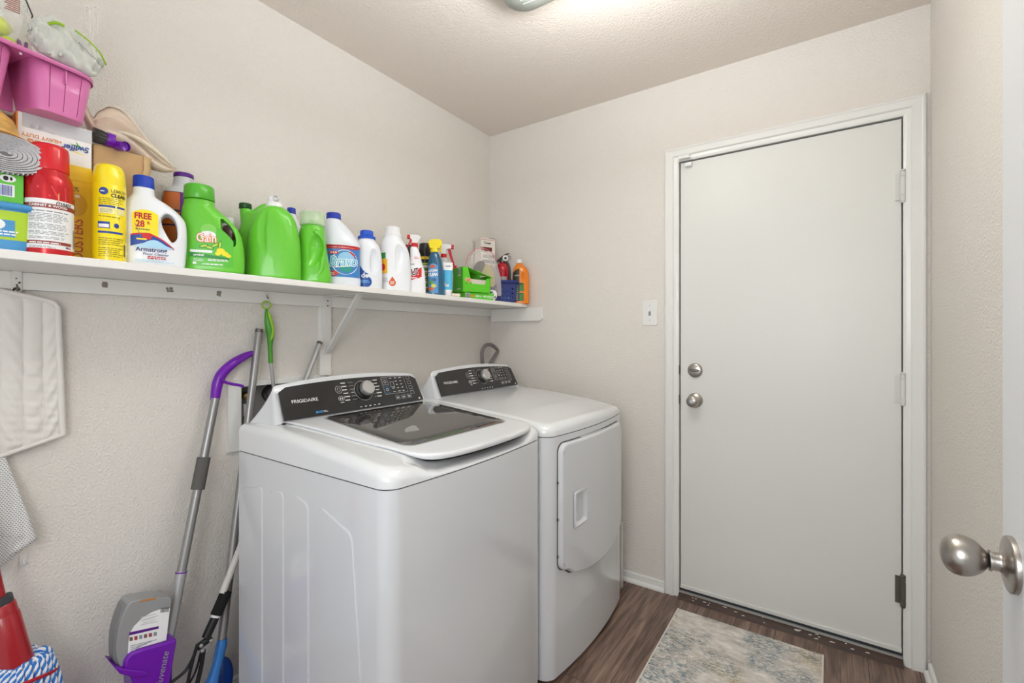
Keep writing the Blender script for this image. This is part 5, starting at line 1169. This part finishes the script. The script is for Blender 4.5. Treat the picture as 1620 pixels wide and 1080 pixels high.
sf = lambda u, w, off=0: tuple(Mt @ Vector((u, -.001-off, w))); g = G(); ellipse(g, INK, sf, -.015, .046, .008, .007); ellipse(g, INK, sf, -.003, .034, .0085, .016); ellipse(g, WHITEL, sf, -.0025, .032, .0055, .012, .0013); ellipse(g, P('fox_orange', 214, 140, 90), sf, -.004, .014, .008, .007, .0012); ellipse(g, INK, sf, -.013, .005, .004, .004); ellipse(g, INK, sf, .012, .020, .003, .008); part('print', g, t)
t = item('orange_cleaner', 'orange bottle with a white cap and black label at the right end of the shelf', 'bottle', 829.5, .232, 34)
t.location.x = .256; t.location.y = -.0535
OC = P('bottle_orange', 236, 132, 22, .3, coat=.3, sss=.1)
b, sf = body([(0, .044, .028, 0, 3.2), (.005, .0475, .032, 0, 3), (.08, .048, .032, 0, 2.8), (.16, .047, .031, 0, 2.6), (.195, .040, .028, -.002, 2.3), (.215, .026, .022, -.006, 2.1), (.226, .017, .017, -.008, 2), (.232, .0145, .0145, -.008, 2)])
part('bottle_body', molded(b, [ell(.014, -.040, .150, .011, .018, .036)], OC, .002, 3), t, ang=60)
cap(t, WHITEP, .0155, .231, .250, 24, cx=-.008, lipr=.003)
g = G(); LB = P('label_black', 38, 44, 34, .4); patch(g, LB, sf, -.045, -.008, .012, lambda k: .150+.045*sin(pi*.5*min(1, .35+.65*k)), 16, 10, .0012); patch(g, P('label_dkgreen', 30, 92, 46, .4), sf, -.008, .016, .014, .115, 8, 4, .0013); patch(g, OC, sf, -.008, .016, .060, .068, 4, 1, .0016); lines(g, ORG, sf, -.006, .014, .062, .066, 1, .6, .0020)
for a, b_, n in ((.070, .105, 4), (.018, .055, 4)): lines(g, P('leaf_green', 90, 170, 60), sf, -.006, .014, a, b_, n, .5, .0018)
lines(g, P('label_cream', 200, 196, 170), sf, -.036, -.012, .02, .12, 10, .35, .0018); text(g, WHITEL, sf, 'orange', -.022, .158, .010, off=.0018, rot=.15); ellipse(g, RED, sf, -.033, .160, .003, .003, .0018)
part('label', g, t)
# ================================================================= WASHER OUTLET BOX
ob = thing('washer_outlet_box', 'white framed recessed water outlet box in the wall behind the washer', 'outlet box', (.006, (HY0+HY1)/2, .95))
def R(g, o): return g.xf(Matrix.Translation(-o.location))
g = G(); FW = .043
for y0, y1, z0, z1 in ((HY0-FW, HY1+FW, HZ1, HZ1+.020), (HY0-FW, HY1+FW, HZ0-.036, HZ0), (HY0-FW, HY0, HZ0, HZ1), (HY1, HY1+FW, HZ0, HZ1)): g.box(TRIM, .0004, .012, y0, y1, z0, z1)
part('frame', R(g, ob), ob)
RC = P('recess_grey', 150, 149, 146, .6); g = G(); e = .0008
y0, y1, z0, z1, dp = HY0+e, HY1-e, HZ0+e, HZ1-e, -.085
g.add([(dp, y0, z0), (dp, y1, z0), (dp, y1, z1), (dp, y0, z1), (.0, y0, z0), (.0, y1, z0), (.0, y1, z1), (.0, y0, z1)], [(0, 1, 2, 3), (0, 4, 5, 1), (1, 5, 6, 2), (2, 6, 7, 3), (3, 7, 4, 0)], RC)
part('recess', R(g, ob), ob, fix=False, flat=True)
BRS = mat('brass', rgb(190, 165, 110), .35, metal=1)
p = at(391, 626, x=-.05)
g = G(); g.lathe(BRS, [(.010, -.03), (.016, -.02), (.016, .0), (.012, .006), (.006, .008), (0, .008)], 24, M=Matrix.Translation(p) @ Matrix.Rotation(pi/2, 4, 'Y')); part('valve', R(g, ob), ob)
g = G(); g.box(WHITEP, -.075, -.045, p.y-.014, p.y+.014, p.z-.075, p.z-.030); part('valve_block', R(g, ob), ob, bevel=.003)
g = G(); q = at(418, 625, x=-.03); g.tube(P('hose_black', 40, 40, 42, .5), cat_rom([tuple(q+Vector((-.02, .03, .03))), tuple(q), tuple(q+Vector((.03, .035, -.06))), tuple(q+Vector((.06, .06, -.16)))], 6), .009, 12); part('supply_hose', R(g, ob), ob)
# ================================================================= HOOKS AND HANGING THINGS
def hook(name, label, px, py, w, h, x=.0187):
    p = at(px, py, x=x); t = thing(name, label, 'hook', tuple(p)); g = G()
    g.loft(P('hook_white', 226, 224, 220, .4), [[(xx, y, z) for y, z in rrect(-w/2, w/2, -h/2, h/2, w*.25)] for xx in (.0004, .004)]); part('hook_plate', g, t, bevel=.0012)
    return t
t = hook('adhesive_hook', 'white hook with chipped paint on the shelf cleat, above the quilted pad', 26, 445, .019, .052)
part('hook_prong', G().tube(NICKD, cat_rom([(.004, 0, -.008), (.008, 0, -.016), (.012, 0, -.024), (.016, 0, -.020), (.017, 0, -.014)], 4), .0018, 8), t)
g = G()
for a, b_, w in ((-.004, -.019, .004), (.003, -.020, .004), (.0045, -.003, .003), (-.001, .007, .002), (-.006, -.022, .003)): g.add([(.0046, a-w, b_-w), (.0046, a+w*.9, b_-w*.6), (.0046, a+w*.5, b_+w), (.0046, a-w*.4, b_+w*.7)], [(0, 1, 2, 3)], P('chip_dark', 80, 66, 54, .8))
part('chipped_paint', g, t, flat=True)
t = hook('adhesive_hook', 'small wire hook on the shelf cleat holding the green duster', 421, 467, .017, .018)
part('hook_prong', G().tube(NICKD, cat_rom([(.004, 0, .002), (.0075, 0, -.004), (.011, 0, -.012), (.015, 0, -.0125), (.017, 0, -.006)], 4), .0013, 8), t)
t = hook('wall_hook', 'small white hook stuck low on the wall below the mesh cloth', 37, 884, .014, .03, x=.0002)
part('hook_prong', G().tube(WHITEP, cat_rom([(.004, 0, .0), (.008, 0, -.008), (.014, 0, -.010), (.016, 0, -.002)], 4), .0022, 8), t)
# green duster handle
D = at(421, 476, x=.034); t = thing('cleaning_duster', 'green and yellow-green duster handle with a hanging ring, hung from the cleat by its hook', 'duster', tuple(D))
GD = P('duster_green', 72, 150, 40, .35, coat=.1); GL = P('duster_lime', 150, 196, 36, .35)
def dz(px, py): q = at(px, py, x=.034); return (q.y-D.y, q.z-D.z)
c = dz(421.5, 482.5); part('hanging_ring', G().tube(GL, [(0, c[0]+.0150*cos(a*pi/12), c[1]+.0135*sin(a*pi/12)) for a in range(25)], .0028, 8), t)
pts = [(421.5, 489, .0035), (422, 496, .0058), (424, 508, .0098), (426.5, 520, .0118), (428, 530, .0108), (427.5, 540, .0082), (427.5, 552, .0066), (428.5, 574, .0066)]
CR_ = cat_rom([(0, *dz(a, b_), r) for a, b_, r in pts], 4); part('grip', G().tube(GD, [c[:3] for c in CR_], [c[3]*1.22 for c in CR_], 18), t)
g = G(); LP_ = cat_rom([(0, *dz(a, b_), r) for a, b_, r in ((424, 492, .002), (427.5, 503, .0055), (430.5, 520, .0070), (430, 532, .0058), (428, 538, .002))], 4); g.tube(GL, [(c[0]+.0085, c[1]-.004, c[2]) for c in LP_], [c[3]*1.05 for c in LP_], 14); part('grip_inlay', g, t)
a, b_ = dz(428.5, 574), dz(433, 605); k = 3.2; part('tube', G().tube(ALU, [(0, a[0], a[1]), (-.012, a[0]+(b_[0]-a[0])*k, a[1]+(b_[1]-a[1])*k)], .0062, 16), t)
a2 = (a[0]+(b_[0]-a[0])*k, a[1]+(b_[1]-a[1])*k); part('duster_head', G().tube(P('duster_fluff', 150, 190, 120, .9, bump=(200, 1, .01)), [(-.008, a2[0], a2[1]+.02), (-.006, a2[0]+.002, a2[1]-.03), (-.004, a2[0]+.01, a2[1]-.20), (-.006, a2[0]+.012, a2[1]-.24)], [.008, .014, .014, .006], 16), t)
# quilted pad
CW = P('cotton_white', 226, 222, 216, .9, bump=(600, .5, .0015))
p0 = at(0, 458, x=.035)
t = thing('quilted_pad', 'off-white quilted cotton pad with vertical channels, hanging below the shelf at the left edge', 'pad', (.022, p0.y, p0.z))
yl = at(-60, 458, x=.03).y-p0.y; yr = at(91, 590, x=.03).y-p0.y
def topz(u): a = at(0, 459, x=.03).z-p0.z; b_ = at(88, 478, x=.03).z-p0.z; f = u/(at(88, 478, x=.03).y-p0.y); return a+(b_-a)*f-.006*max(0, f-.95)*20
def botz(u): a = at(0, 722, x=.03).z-p0.z; b_ = at(98, 688, x=.03).z-p0.z; f = u/(at(98, 688, x=.03).y-p0.y); return a+(b_-a)*f
seams = [yl, yl+.03, -.028, .0, .041, .076, yr+.004]
def qf(a, b_, sgn=1):
    u = yl+(yr-yl)*a; u += .010*b_*a; s = u
    d = 0
    for i in range(len(seams)-1):
        if seams[i] <= s <= seams[i+1]: q = (s-seams[i])/(seams[i+1]-seams[i]); d = (4*q*(1-q))**.55
    d = max(d, .0); z = topz(u)+(botz(u)-topz(u))*b_
    wr = .0022*sin(z*130+9*sin(u*30))*(.2+b_*.9)*d + .0012*sin(z*310+u*60)*d*b_
    e = min(1, b_*30, (1-b_)*30)
    return ((.005+.0068*d*e+wr) if sgn > 0 else .001, u, z)
g = G(); NU, NV_ = 90, 110; g.grid(CW, lambda a, b_: qf(a, b_), NU, NV_); g.grid(CW, lambda a, b_: qf(a, b_, -1), NU, NV_); part('quilted_cloth', g, t, fix=False, ang=80)
part('hem', G().tube(CW, [(.006, qf(k/30, 0)[1], qf(k/30, 0)[2]) for k in range(31)], .0060, 10), t)
part('binding', G().tube(CW, [(.006, qf(k/30, 1)[1], qf(k/30, 1)[2]) for k in range(31)], .0055, 10), t)
part('side_hem', G().tube(CW, [(.006, qf(1, k/30)[1], qf(1, k/30)[2]) for k in range(31)], .0075, 10), t)
# mesh cloth
MC = bpy.data.materials.new('mesh_cloth'); MC.use_nodes = True; nt = MC.node_tree; bs = nt.nodes['Principled BSDF']; bs.inputs['Roughness'].default_value = .7; bs.inputs['Base Color'].default_value = (*rgb(222, 222, 220), 1)
tc = nt.nodes.new('ShaderNodeTexCoord'); ck = nt.nodes.new('ShaderNodeTexBrick'); ck.offset = .5; ck.inputs['Scale'].default_value = 1; ck.inputs['Brick Width'].default_value = .0055; ck.inputs['Row Height'].default_value = .0045; ck.inputs['Mortar Size'].default_value = .0011; ck.inputs['Mortar Smooth'].default_value = .4
ck.inputs['Color1'].default_value = (.30, .30, .30, 1); ck.inputs['Color2'].default_value = (.33, .33, .33, 1); ck.inputs['Mortar'].default_value = (*rgb(228, 228, 226), 1)
mp = nt.nodes.new('ShaderNodeMapping'); mp.inputs['Rotation'].default_value = (0, pi/2, pi/2); sx_ = nt.nodes.new('ShaderNodeSeparateXYZ'); cx_ = nt.nodes.new('ShaderNodeCombineXYZ')
nt.links.new(tc.outputs['Object'], sx_.inputs[0]); nt.links.new(sx_.outputs['Y'], cx_.inputs['X']); nt.links.new(sx_.outputs['Z'], cx_.inputs['Y']); nt.links.new(cx_.outputs[0], ck.inputs[0]); nt.links.new(ck.outputs['Color'], bs.inputs['Base Color'])
t = thing('mesh_cloth', 'white net cloth with small holes, hanging below the quilted pad at the left edge', 'cloth', (.01, at(0, 800, x=.04).y, at(0, 800, x=.04).z))
def W_(px, py, x): q = at(px, py, x=x); return Vector((q.x-t.location.x, q.y-t.location.y, q.z-t.location.z))
def mesh_f(a, b_):
    L0, L1, R0, R1 = W_(-60, 640, .025), W_(-60, 925, .05), W_(-4, 690, .02), W_(58, 852, .06)
    l = L0.lerp(L1, b_); r = R0.lerp(R1, b_); p = l.lerp(r, a); p.x += .010*sin(6*a+3*b_)*b_; return tuple(p)
g = G(); g.grid(MC, mesh_f, 24, 30); part('net', g, t, solid=.0012, ang=80)
def hem_f(a, b_):
    u0, u1 = W_(-60, 925-30, .064), W_(58, 848, .064); d0, d1 = W_(-60, 945, .050), W_(50, 858, .055)
    return tuple(u0.lerp(u1, a).lerp(d0.lerp(d1, a), b_))
g = G(); g.add([tuple(W_(-60, 850, .070)), tuple(W_(58, 848, .064)), tuple(W_(20, 884, .055)), tuple(W_(0, 898, .052)), tuple(W_(-60, 935, .05))], [(0, 1, 2, 3, 4)], MC); part('folded_hem', g, t, solid=.0015, flat=True)
# ================================================================= MOPS AND POLES
def pole(parent, name, m, a, b_, r, n=20, label=None): return part(name, G().tube(m, [tuple(a), tuple(b_)], r, n), parent, label=label)
def org(*q): return tuple(q)
# purple spray mop
o0 = at(268, 1010, x=.13); t = thing('spray_mop', 'spray mop with a purple trigger handle and purple bottle holder, leaning on the left wall', 'mop', (o0.x, o0.y, 0))
def wl(px, py, x): return at(px, py, x=x)-t.location
xs = lambda py: .035+(py-560)/(1010-560)*.095
hp = [(400, 558), (386, 564), (368, 575), (352, 590), (345, 604), (342, 618), (340, 633)]
c_ = cat_rom([(*wl(a, b_, .030 if i < 2 else .045), r) for i, ((a, b_), r) in enumerate(zip(hp, (.009, .0135, .0155, .0165, .0165, .0155, .0135)))], 5)
part('handle', G().tube(PUR, [c[:3] for c in c_], [c[3] for c in c_], 18), t)
tr = [(349, 598, .007), (356, 604, .006), (366, 607, .0045), (378, 609, .0042), (385, 611, .0035)]
part('trigger', G().tube(PUR, cat_rom([tuple(wl(a, b_, .062)) for a, b_, _ in tr], 4), .0048, 10), t)
A1 = wl(341, 630, .05); B1 = wl(264, 1020, .135)
pole(t, 'upper_pole', ALUD, A1, A1.lerp(B1, .73), .0125); pole(t, 'lower_pole', ALU, A1.lerp(B1, .725), B1, .0145)
pole(t, 'foam_grip', P('foam_charcoal', 92, 91, 89, .85), A1.lerp(B1, .262), A1.lerp(B1, .40), .0185); pole(t, 'purple_ring', PUR, A1.lerp(B1, .728), A1.lerp(B1, .733), .0152)
bt_ = A1.lerp(B1, 1)
bu = (A1-B1).normalized()              # bottle holder: outline in the wall plane, tilted with the pole
def WP(px, py, x): return wl(px, py, x)
def slab(pts, x0, x1, m): # outline of pixels extruded between two wall distances
    a = [tuple(WP(px, py, x0)) for px, py in pts]; n = len(a); bk = [(p[0]-(x0-x1), p[1], p[2]) for p in a]
    return G().add(a+bk, [tuple(range(n)), tuple(range(2*n-1, n-1, -1))]+[(j, (j+1) % n, (j+1) % n+n, j+n) for j in range(n)], m)
ho = [(281, 1010), (258, 1018), (228, 1026), (206, 1034), (198, 1046), (196, 1062), (206, 1070), (212, 1085), (216, 1150), (258, 1150)]
part('bottle_holder', slab(ho, .19, .105, PUR), t, bevel=.006, seg=3)
part('holder_ledge', slab([(181, 1056), (232, 1062), (238, 1068), (212, 1072), (190, 1066)], .195, .11, PUR), t, bevel=.003)
BTG = P('bottle_silvergrey', 158, 159, 160, .35, metal=.2)
bo = smooth_closed([(206, 953), (214, 950), (240, 946), (264, 945), (271, 949), (268, 975), (262, 1020), (256, 1060), (200, 1060), (188, 1050), (184, 1030), (186, 1005), (192, 980), (200, 962)], 3)
part('cleaner_bottle', slab(bo, .178, .118, BTG), t, bevel=.007, seg=3)
part('bottle_spine', slab(smooth_closed([(206, 957), (196, 958), (190, 975), (182, 1000), (180, 1030), (182, 1048), (192, 1052), (196, 1030), (196, 1000), (203, 975)], 3), .168, .125, P('bottle_darkgrey', 128, 129, 130, .35)), t, bevel=.005)
lab = [(212, 990), (224, 978), (240, 968), (254, 963), (269, 962), (263, 1012), (240, 1019), (216, 1026), (202, 1038), (203, 1015), (206, 1000)]
def LSf(u, w, off=0): return tuple(wl(u, w, .1788+off))
g = G(); poly(g, WHITEL, LSf, lab, .0008)
def quadp(m, a, off=.0014): g.add([LSf(*q, off) for q in a], [tuple(range(len(a)))], m)
quadp(P('band_purple', 90, 30, 130), [(205, 1000), (251, 990), (251, 994), (204, 1005)])
for k in range(7): quadp(INK, [(254+2*k, 962-.3*k), (255+2*k, 962-.3*k), (255+2*k, 969-.3*k), (254+2*k, 969-.3*k)])
for k in range(6): quadp([P('pic_brown', 120, 90, 80), P('pic_red', 160, 70, 70), P('pic_grey', 140, 150, 160)][k % 3], [(205+7.6*k, 1008-1.6*k), (210+7.6*k, 1007-1.6*k), (210+7.6*k, 1013-1.6*k), (205+7.6*k, 1014-1.6*k)])
for k in range(5): quadp(PRINTG, [(222+4*(k % 2), 984-3*k+4), (250-3*(k % 3), 978-3*k+4), (250-3*(k % 3), 979.2-3*k+4), (222+4*(k % 2), 985.2-3*k+4)])
for k in range(4): quadp(GREYINK, [(206, 1021+3*k), (248-8*k, 1011+3.2*k), (248-8*k, 1011.8+3.2*k), (206, 1021.8+3*k)])
part('bottle_label', g, t, flat=True)
g = G()
for k in range(10): quadp(P('amber_window', 200, 130, 60), [(222+2.6*k, 952-.45*k), (224+2.6*k, 951.7-.45*k), (224+2.6*k, 948.6-.45*k), (222+2.6*k, 949-.45*k)], .0014)
part('level_window', g, t, flat=True)
g = G(); v, f = text_mesh('Rejuvenate', bold=.01)
a0, a1 = Vector((250, 1092)), Vector((264, 1026)); dx_ = (a1-a0).normalized(); px_ = Vector((dx_.y, -dx_.x)); px_ = -px_ if px_.x < 0 else px_
mid = a0.lerp(a1, .42)
def ls2(x, y, off): q = mid+dx_*x*16-Vector((1, .15))*y*14*-1*-1; return tuple(wl(q.x, q.y, .1908+off))
g.add([ls2(x, y, .0012) for x, y, _ in v], f, P('logo_grey', 150, 140, 165)); part('logo', g, t, flat=True)
part('mop_plate', G().box(PUR, -.10, .02, -.13, .01, .012, .035).xf(Matrix.Translation((.02, 0, 0))), t, bevel=.006); part('mop_pad', G().box(P('pad_blue', 110, 120, 190, .9), -.10, .03, -.14, .015, .0, .0115).xf(Matrix.Translation((.02, 0, 0))), t, bevel=.004)
part('neck_joint', G().tube(PUR, [tuple(B1.lerp(A1, -.02)), (.0, -.01, .034)], [.016, .012], 14), t)
# brush pole (long grey pole running down to the blue brush)
a = at(410, 521, x=.025); b_ = at(351, 1010, x=.150); t = thing('scrub_brush', 'blue dustpan brush on a long grey pole, leaning behind the near corner of the washer', 'broom', (b_.x, b_.y, 0))
pole(t, 'long_pole', ALUD, a-t.location, b_-t.location, .0120); d_ = (b_-a).normalized()
part('pole_tip', G().tube(NICKD, [tuple(a-t.location-d_*.001), tuple(a-t.location+d_*.012)], .0126, 20), t)
BLU = P('brush_blue', 50, 120, 196, .25, coat=.4); DBL = P('brush_darkblue', 24, 70, 160, .15, coat=.6)
q = b_-t.location
def bl(px, py, x): return tuple(at(px, py, x=x)-t.location)
c_ = cat_rom([(*bl(352, 1010, .150), .013), (*bl(350, 1022, .152), .015), (*bl(345, 1045, .156), .014), (*bl(338, 1070, .16), .016), (*bl(330, 1100, .16), .026), (*bl(326, 1130, .16), .034)], 4)
part('brush_socket', G().tube(BLU, [c[:3] for c in c_], [c[3] for c in c_], 18, flat=1), t)
g = G(); e0 = Vector(bl(352, 1070, .10)); M_ = Matrix.Translation(e0) @ Matrix.Diagonal((.025, .032, .062, 1)); g.lathe(DBL, [(max(1e-4, sin(pi*k/14)), -cos(pi*k/14)) for k in range(15)], 26, M=M_); part('dustpan_back', g, t, ang=80)
part('brush_head', G().box(BLU, -.05, .02, -.02, .06, .045, .075), t, bevel=.01, seg=3)
g = G(); BRB = P('bristle_blue', 40, 80, 140, .7)
for i in range(9):
    for j in range(24): g.tube(BRB, [(-.045+i*.0075, -.016+j*.0031, .05), (-.048+i*.0082, -.018+j*.0033, .0015)], .0016, 5)
o = part('brush_bristles', g, t); o['kind'] = 'stuff'
# second pole: butterfly mop
a = at(506, 541, x=.035); b_ = at(372, 893, x=.150); b2 = at(352, 938, x=.165); t = thing('butterfly_mop', 'mop with a pale pole, black sleeve and forked black wire frame, beside the washer', 'mop', (.17, at(320, 1010, x=.17).y, 0))
L2_ = t.location
a_ = a-L2_; bb = b_-L2_
pole(t, 'upper_pole', ALU, a_, a_.lerp(bb, .5), .0100); pole(t, 'pale_pole', P('pole_cream', 206, 202, 196, .4), a_.lerp(bb, .49), Vector(b2-L2_), .0105, label='pale cream lower pole')
part('pole_end', G().lathe(NICKD, [(.0095, -.001), (.0104, 0), (.0104, .010)], 20, M=Matrix.Translation(a_) @ (bb-a_).to_track_quat('Z', 'Y').to_matrix().to_4x4()), t)
BKM = P('mop_black', 26, 26, 28, .35)
def m2(px, py, x): return tuple(at(px, py, x=x)-L2_)
part('black_sleeve', G().tube(P('foam_black', 18, 18, 19, .9), [m2(358, 935, .163), m2(342, 972, .168)], .0165, 18), t); part('white_ring', G().tube(WHITEP, [m2(342.5, 971, .168), m2(340, 977, .169)], .0125, 18), t); part('black_socket', G().tube(BKM, [m2(340.5, 976, .169), m2(326, 1008, .172)], .0125, 18), t)
part('joint', G().tube(BKM, [m2(334, 1008, .176), m2(312, 1024, .178)], [.0095, .0105], 12), t)
for k, (px, py) in enumerate(((333.5, 1013), (318, 1021), (320, 1029))): part('rivet', G().lathe(SILV, [(.005, 0), (.005, .003), (.002, .005), (0, .005)], 16, M=Matrix.Translation(m2(px, py, .188)) @ Matrix.Rotation(pi/2, 4, 'Y')), t)
part('frame_wire', G().tube(BKM, cat_rom([m2(312, 1023, .178), m2(303, 1045, .18), m2(292, 1062, .18), m2(272, 1079, .18), m2(250, 1100, .18)], 5), .0042, 10), t)
part('frame_wire', G().tube(BKM, cat_rom([m2(311, 1023, .186), m2(303, 1052, .186), m2(296, 1085, .186), m2(290, 1120, .186)], 5), .0046, 10), t)
part('frame_wire', G().tube(BKM, cat_rom([m2(322, 1028, .180), m2(318, 1055, .18), m2(310, 1090, .18), m2(300, 1140, .18)], 5), .0062, 10), t)
part('frame_wire', G().tube(BKM, cat_rom([m2(318, 1030, .172), m2(310, 1060, .172), m2(300, 1080, .172), m2(290, 1100, .172)], 5), .003, 10), t)
part('mop_head', G().box(P('sponge_grey', 170, 172, 176, .9), -.05, .03, -.04, .03, .0, .05), t, bevel=.008)
# red twist mop
o0 = at(25, 1050, x=.14); t = thing('twist_mop', 'red twist mop with blue and white rope strands in the bottom left corner', 'mop', (o0.x, o0.y, 0))
def m3(px, py, x): return tuple(at(px, py, x=x)-t.location)
RM = P('mop_red', 160, 12, 26, .3, coat=.4)
ctr = [(-12, 905), (-6, 935), (-1, 952)]
A3, B3 = Vector(m3(-60, 700, .09)), Vector(m3(24, 1052, .140)); ax = (B3-A3).normalized()
pA = Vector(m3(-2, 948, .125))
part('upper_pole', G().tube(RM, [tuple(A3), tuple(pA)], .0125, 20), t)
M_ = Matrix.Translation(pA) @ ax.to_track_quat('Z', 'Y').to_matrix().to_4x4(); ln = (B3-pA).length
part('dark_collar', G().lathe(P('collar_grey', 62, 64, 68, .4), [(.0135, -.006), (.0225, -.004), (.0235, .010), (.022, .014)], 28, M=M_), t)
part('twist_sleeve', G().lathe(RM, [(.0235, .012), (.0255, .015), (.0265, .036), (.0270, .038), (.0285, .040), (.031, ln*.7), (.034, ln), (.034, ln+.02)], 32, M=M_), t)
RW = P('rope_white', 232, 234, 238, .9); RB = P('rope_blue', 52, 120, 200, .9)
def rope(parent, pts, r):
    P3 = cat_rom(pts, 14); n = len(P3); 
    for kk, m in ((0, RW), (1, RB), (2, RW), (3, RB)):
        q3 = []
        for i, p in enumerate(P3):
            tdir = (Vector(P3[min(i+1, n-1)])-Vector(P3[max(i-1, 0)])).normalized(); u = tdir.orthogonal().normalized(); w = tdir.cross(u); a = i*.55+kk*pi/2
            q3.append(tuple(Vector(p)+(u*cos(a)+w*sin(a))*r*.55))
        g_.tube(m, q3, r*.62, 7)
hc = B3+ax*.005
random.seed(3)
for k in range(26):
    g_ = G(); a = 2*pi*k/26; ca, sa = cos(a), sin(a); R0 = .028; ex = 1.25 if sa > 0 else 1
    rope(t, [tuple(hc+Vector((ca*R0*.6, sa*R0*.6, .004))), tuple(hc+Vector((ca*.040, sa*.040*ex, .004+.012*random.random()))), tuple(hc+Vector((ca*.052, sa*.052*ex, -.030))), tuple(hc+Vector((ca*.058, sa*.060*ex, -.10))), tuple(hc+Vector((ca*.06, sa*.070, -.22))), tuple(hc+Vector((ca*.065, sa*.075, max(-.40, -hc.z+.012))))], .0062)
    part('rope_strand', g_, t)
part('red_band', G().tube(P('band_red', 170, 16, 34, .4), [tuple(hc+Vector(((.059)*cos(2*pi*k/40), .060*sin(2*pi*k/40)*(1.15 if sin(2*pi*k/40) > 0 else 1), -.026+.010*cos(2*pi*k/40*2)))) for k in range(41)], .0040, 8), t)
# ================================================================= BEHIND THE DRYER
p = at(775, 560, y=-.02); t = thing('steam_mop', 'grey floor tool with a D-shaped tubular handle, standing in the corner behind the dryer', 'mop', (.075, -.085, 0))
def m4(px, py): q = at(px, py, x=.075); return (0, q.y-t.location.y, q.z)
HG = P('handle_greybrown', 122, 114, 116, .4)
pts = [m4(766, 590), m4(763, 570), m4(763, 556), m4(768, 546.5), m4(776, 545), m4(783, 549), m4(787, 555), m4(782, 564), m4(775, 576), m4(769, 590)]
part('loop_handle', G().tube(HG, cat_rom(pts, 5), .0105, 14), t)
q = Vector(m4(767, 588)); part('shaft', G().tube(HG, [tuple(q+Vector((0, 0, .01))), (0, q.y*.3, .06)], .013, 14), t); part('floor_head', G().box(HG, -.05, .09, -.06, .06, 0, .06), t, bevel=.01)
t = thing('folding_board', 'narrow pale clear-wrapped board standing between the dryer and the back wall', 'board', (.83, -.085, 0))
part('board_panel', G().box(P('pinkish_board', 196, 176, 164, .5), -.25, .030, -.010, .010, 0, .30), t, bevel=.002)
part('wrap', G().box(clear_mat('wrap_clear', (.9, .9, .9), .3, .1), -.26, .040, -.016, .016, .001, .318), t, bevel=.003)
part('top_clip', G().box(P('clip_amber', 170, 120, 80, .4), .018, .036, -.008, .008, .302, .314), t, bevel=.001)
# ================================================================= RUG
RG = bpy.data.materials.new('faded_rug'); RG.use_nodes = True; nt = RG.node_tree; bs = nt.nodes['Principled BSDF']; bs.inputs['Roughness'].default_value = .95; bs.inputs['Specular IOR Level'].default_value = .1; Lk = nt.links.new
tc = nt.nodes.new('ShaderNodeTexCoord')
def noise(sc, det, scale3=(1, 1, 1), loc=(0, 0, 0), rough=.6):
    mp = nt.nodes.new('ShaderNodeMapping'); mp.inputs['Scale'].default_value = scale3; mp.inputs['Location'].default_value = loc; Lk(tc.outputs['Object'], mp.inputs[0])
    n = nt.nodes.new('ShaderNodeTexNoise'); n.inputs['Scale'].default_value = sc; n.inputs['Detail'].default_value = det; n.inputs['Roughness'].default_value = rough; Lk(mp.outputs[0], n.inputs[0]); return n.outputs['Fac']
def ramp(src, a, b_):
    r = nt.nodes.new('ShaderNodeMapRange'); r.inputs[1].default_value = a; r.inputs[2].default_value = b_; Lk(src, r.inputs[0]); return r.outputs[0]
def mul(a, b_):
    m = nt.nodes.new('ShaderNodeMath'); m.operation = 'MULTIPLY'; Lk(a, m.inputs[0]); Lk(b_, m.inputs[1]); return m.outputs[0]
def mixc(f, a, col):
    m = nt.nodes.new('ShaderNodeMix'); m.data_type = 'RGBA'; Lk(f, m.inputs[0]); Lk(a, m.inputs[6]); m.inputs[7].default_value = (*col, 1); return m.outputs[2]
fine = noise(60, 6, (1, 2.6, 1), rough=.8); mid = noise(14, 6, (1, 2, 1), (3, 1, 0), .75)
base = nt.nodes.new('ShaderNodeValToRGB'); base.color_ramp.elements[0].position = .32; base.color_ramp.elements[0].color = (*rgb(184, 175, 164), 1); base.color_ramp.elements[1].position = .66; base.color_ramp.elements[1].color = (*rgb(240, 235, 228), 1); Lk(mid, base.inputs[0])
c1 = mixc(mul(ramp(noise(3.2, 3, loc=(.35, .1, 0)), .50, .60), ramp(fine, .45, .6)), base.outputs[0], rgb(172, 148, 92))
c2 = mixc(mul(ramp(noise(3.6, 3, loc=(5.1, 2.2, 0)), .46, .56), ramp(fine, .46, .60)), c1, rgb(96, 124, 136))
c3 = mixc(mul(ramp(noise(5, 4, loc=(9, 7, 0)), .48, .6), ramp(noise(90, 5, (1, 3, 1), (2, 2, 0), .8), .52, .62)), c2, rgb(110, 106, 98)); Lk(c3, bs.inputs['Base Color'])
bp = nt.nodes.new('ShaderNodeBump'); bp.inputs['Strength'].default_value = .6; bp.inputs['Distance'].default_value = .003; Lk(fine, bp.inputs['Height']); Lk(bp.outputs[0], bs.inputs['Normal'])
t = thing('rug', 'small faded cream rug with blue patches, on the floor before the back door', 'rug', (1.414, -.57, 0))
part('rug_pile', G().box(RG, -.270, .270, -.45, .452, .0005, .007), t, bevel=.002)
g = G(); BD = P('rug_edge', 220, 214, 204, .9)
for a0, a1 in (((-.27, -.45), (-.27, .452)), ((.27, -.45), (.27, .452))): g = G(); g.tube(BD, [(*a0, .0045), (*a1, .0045)], .0036, 8); part('rug_binding', g, t)
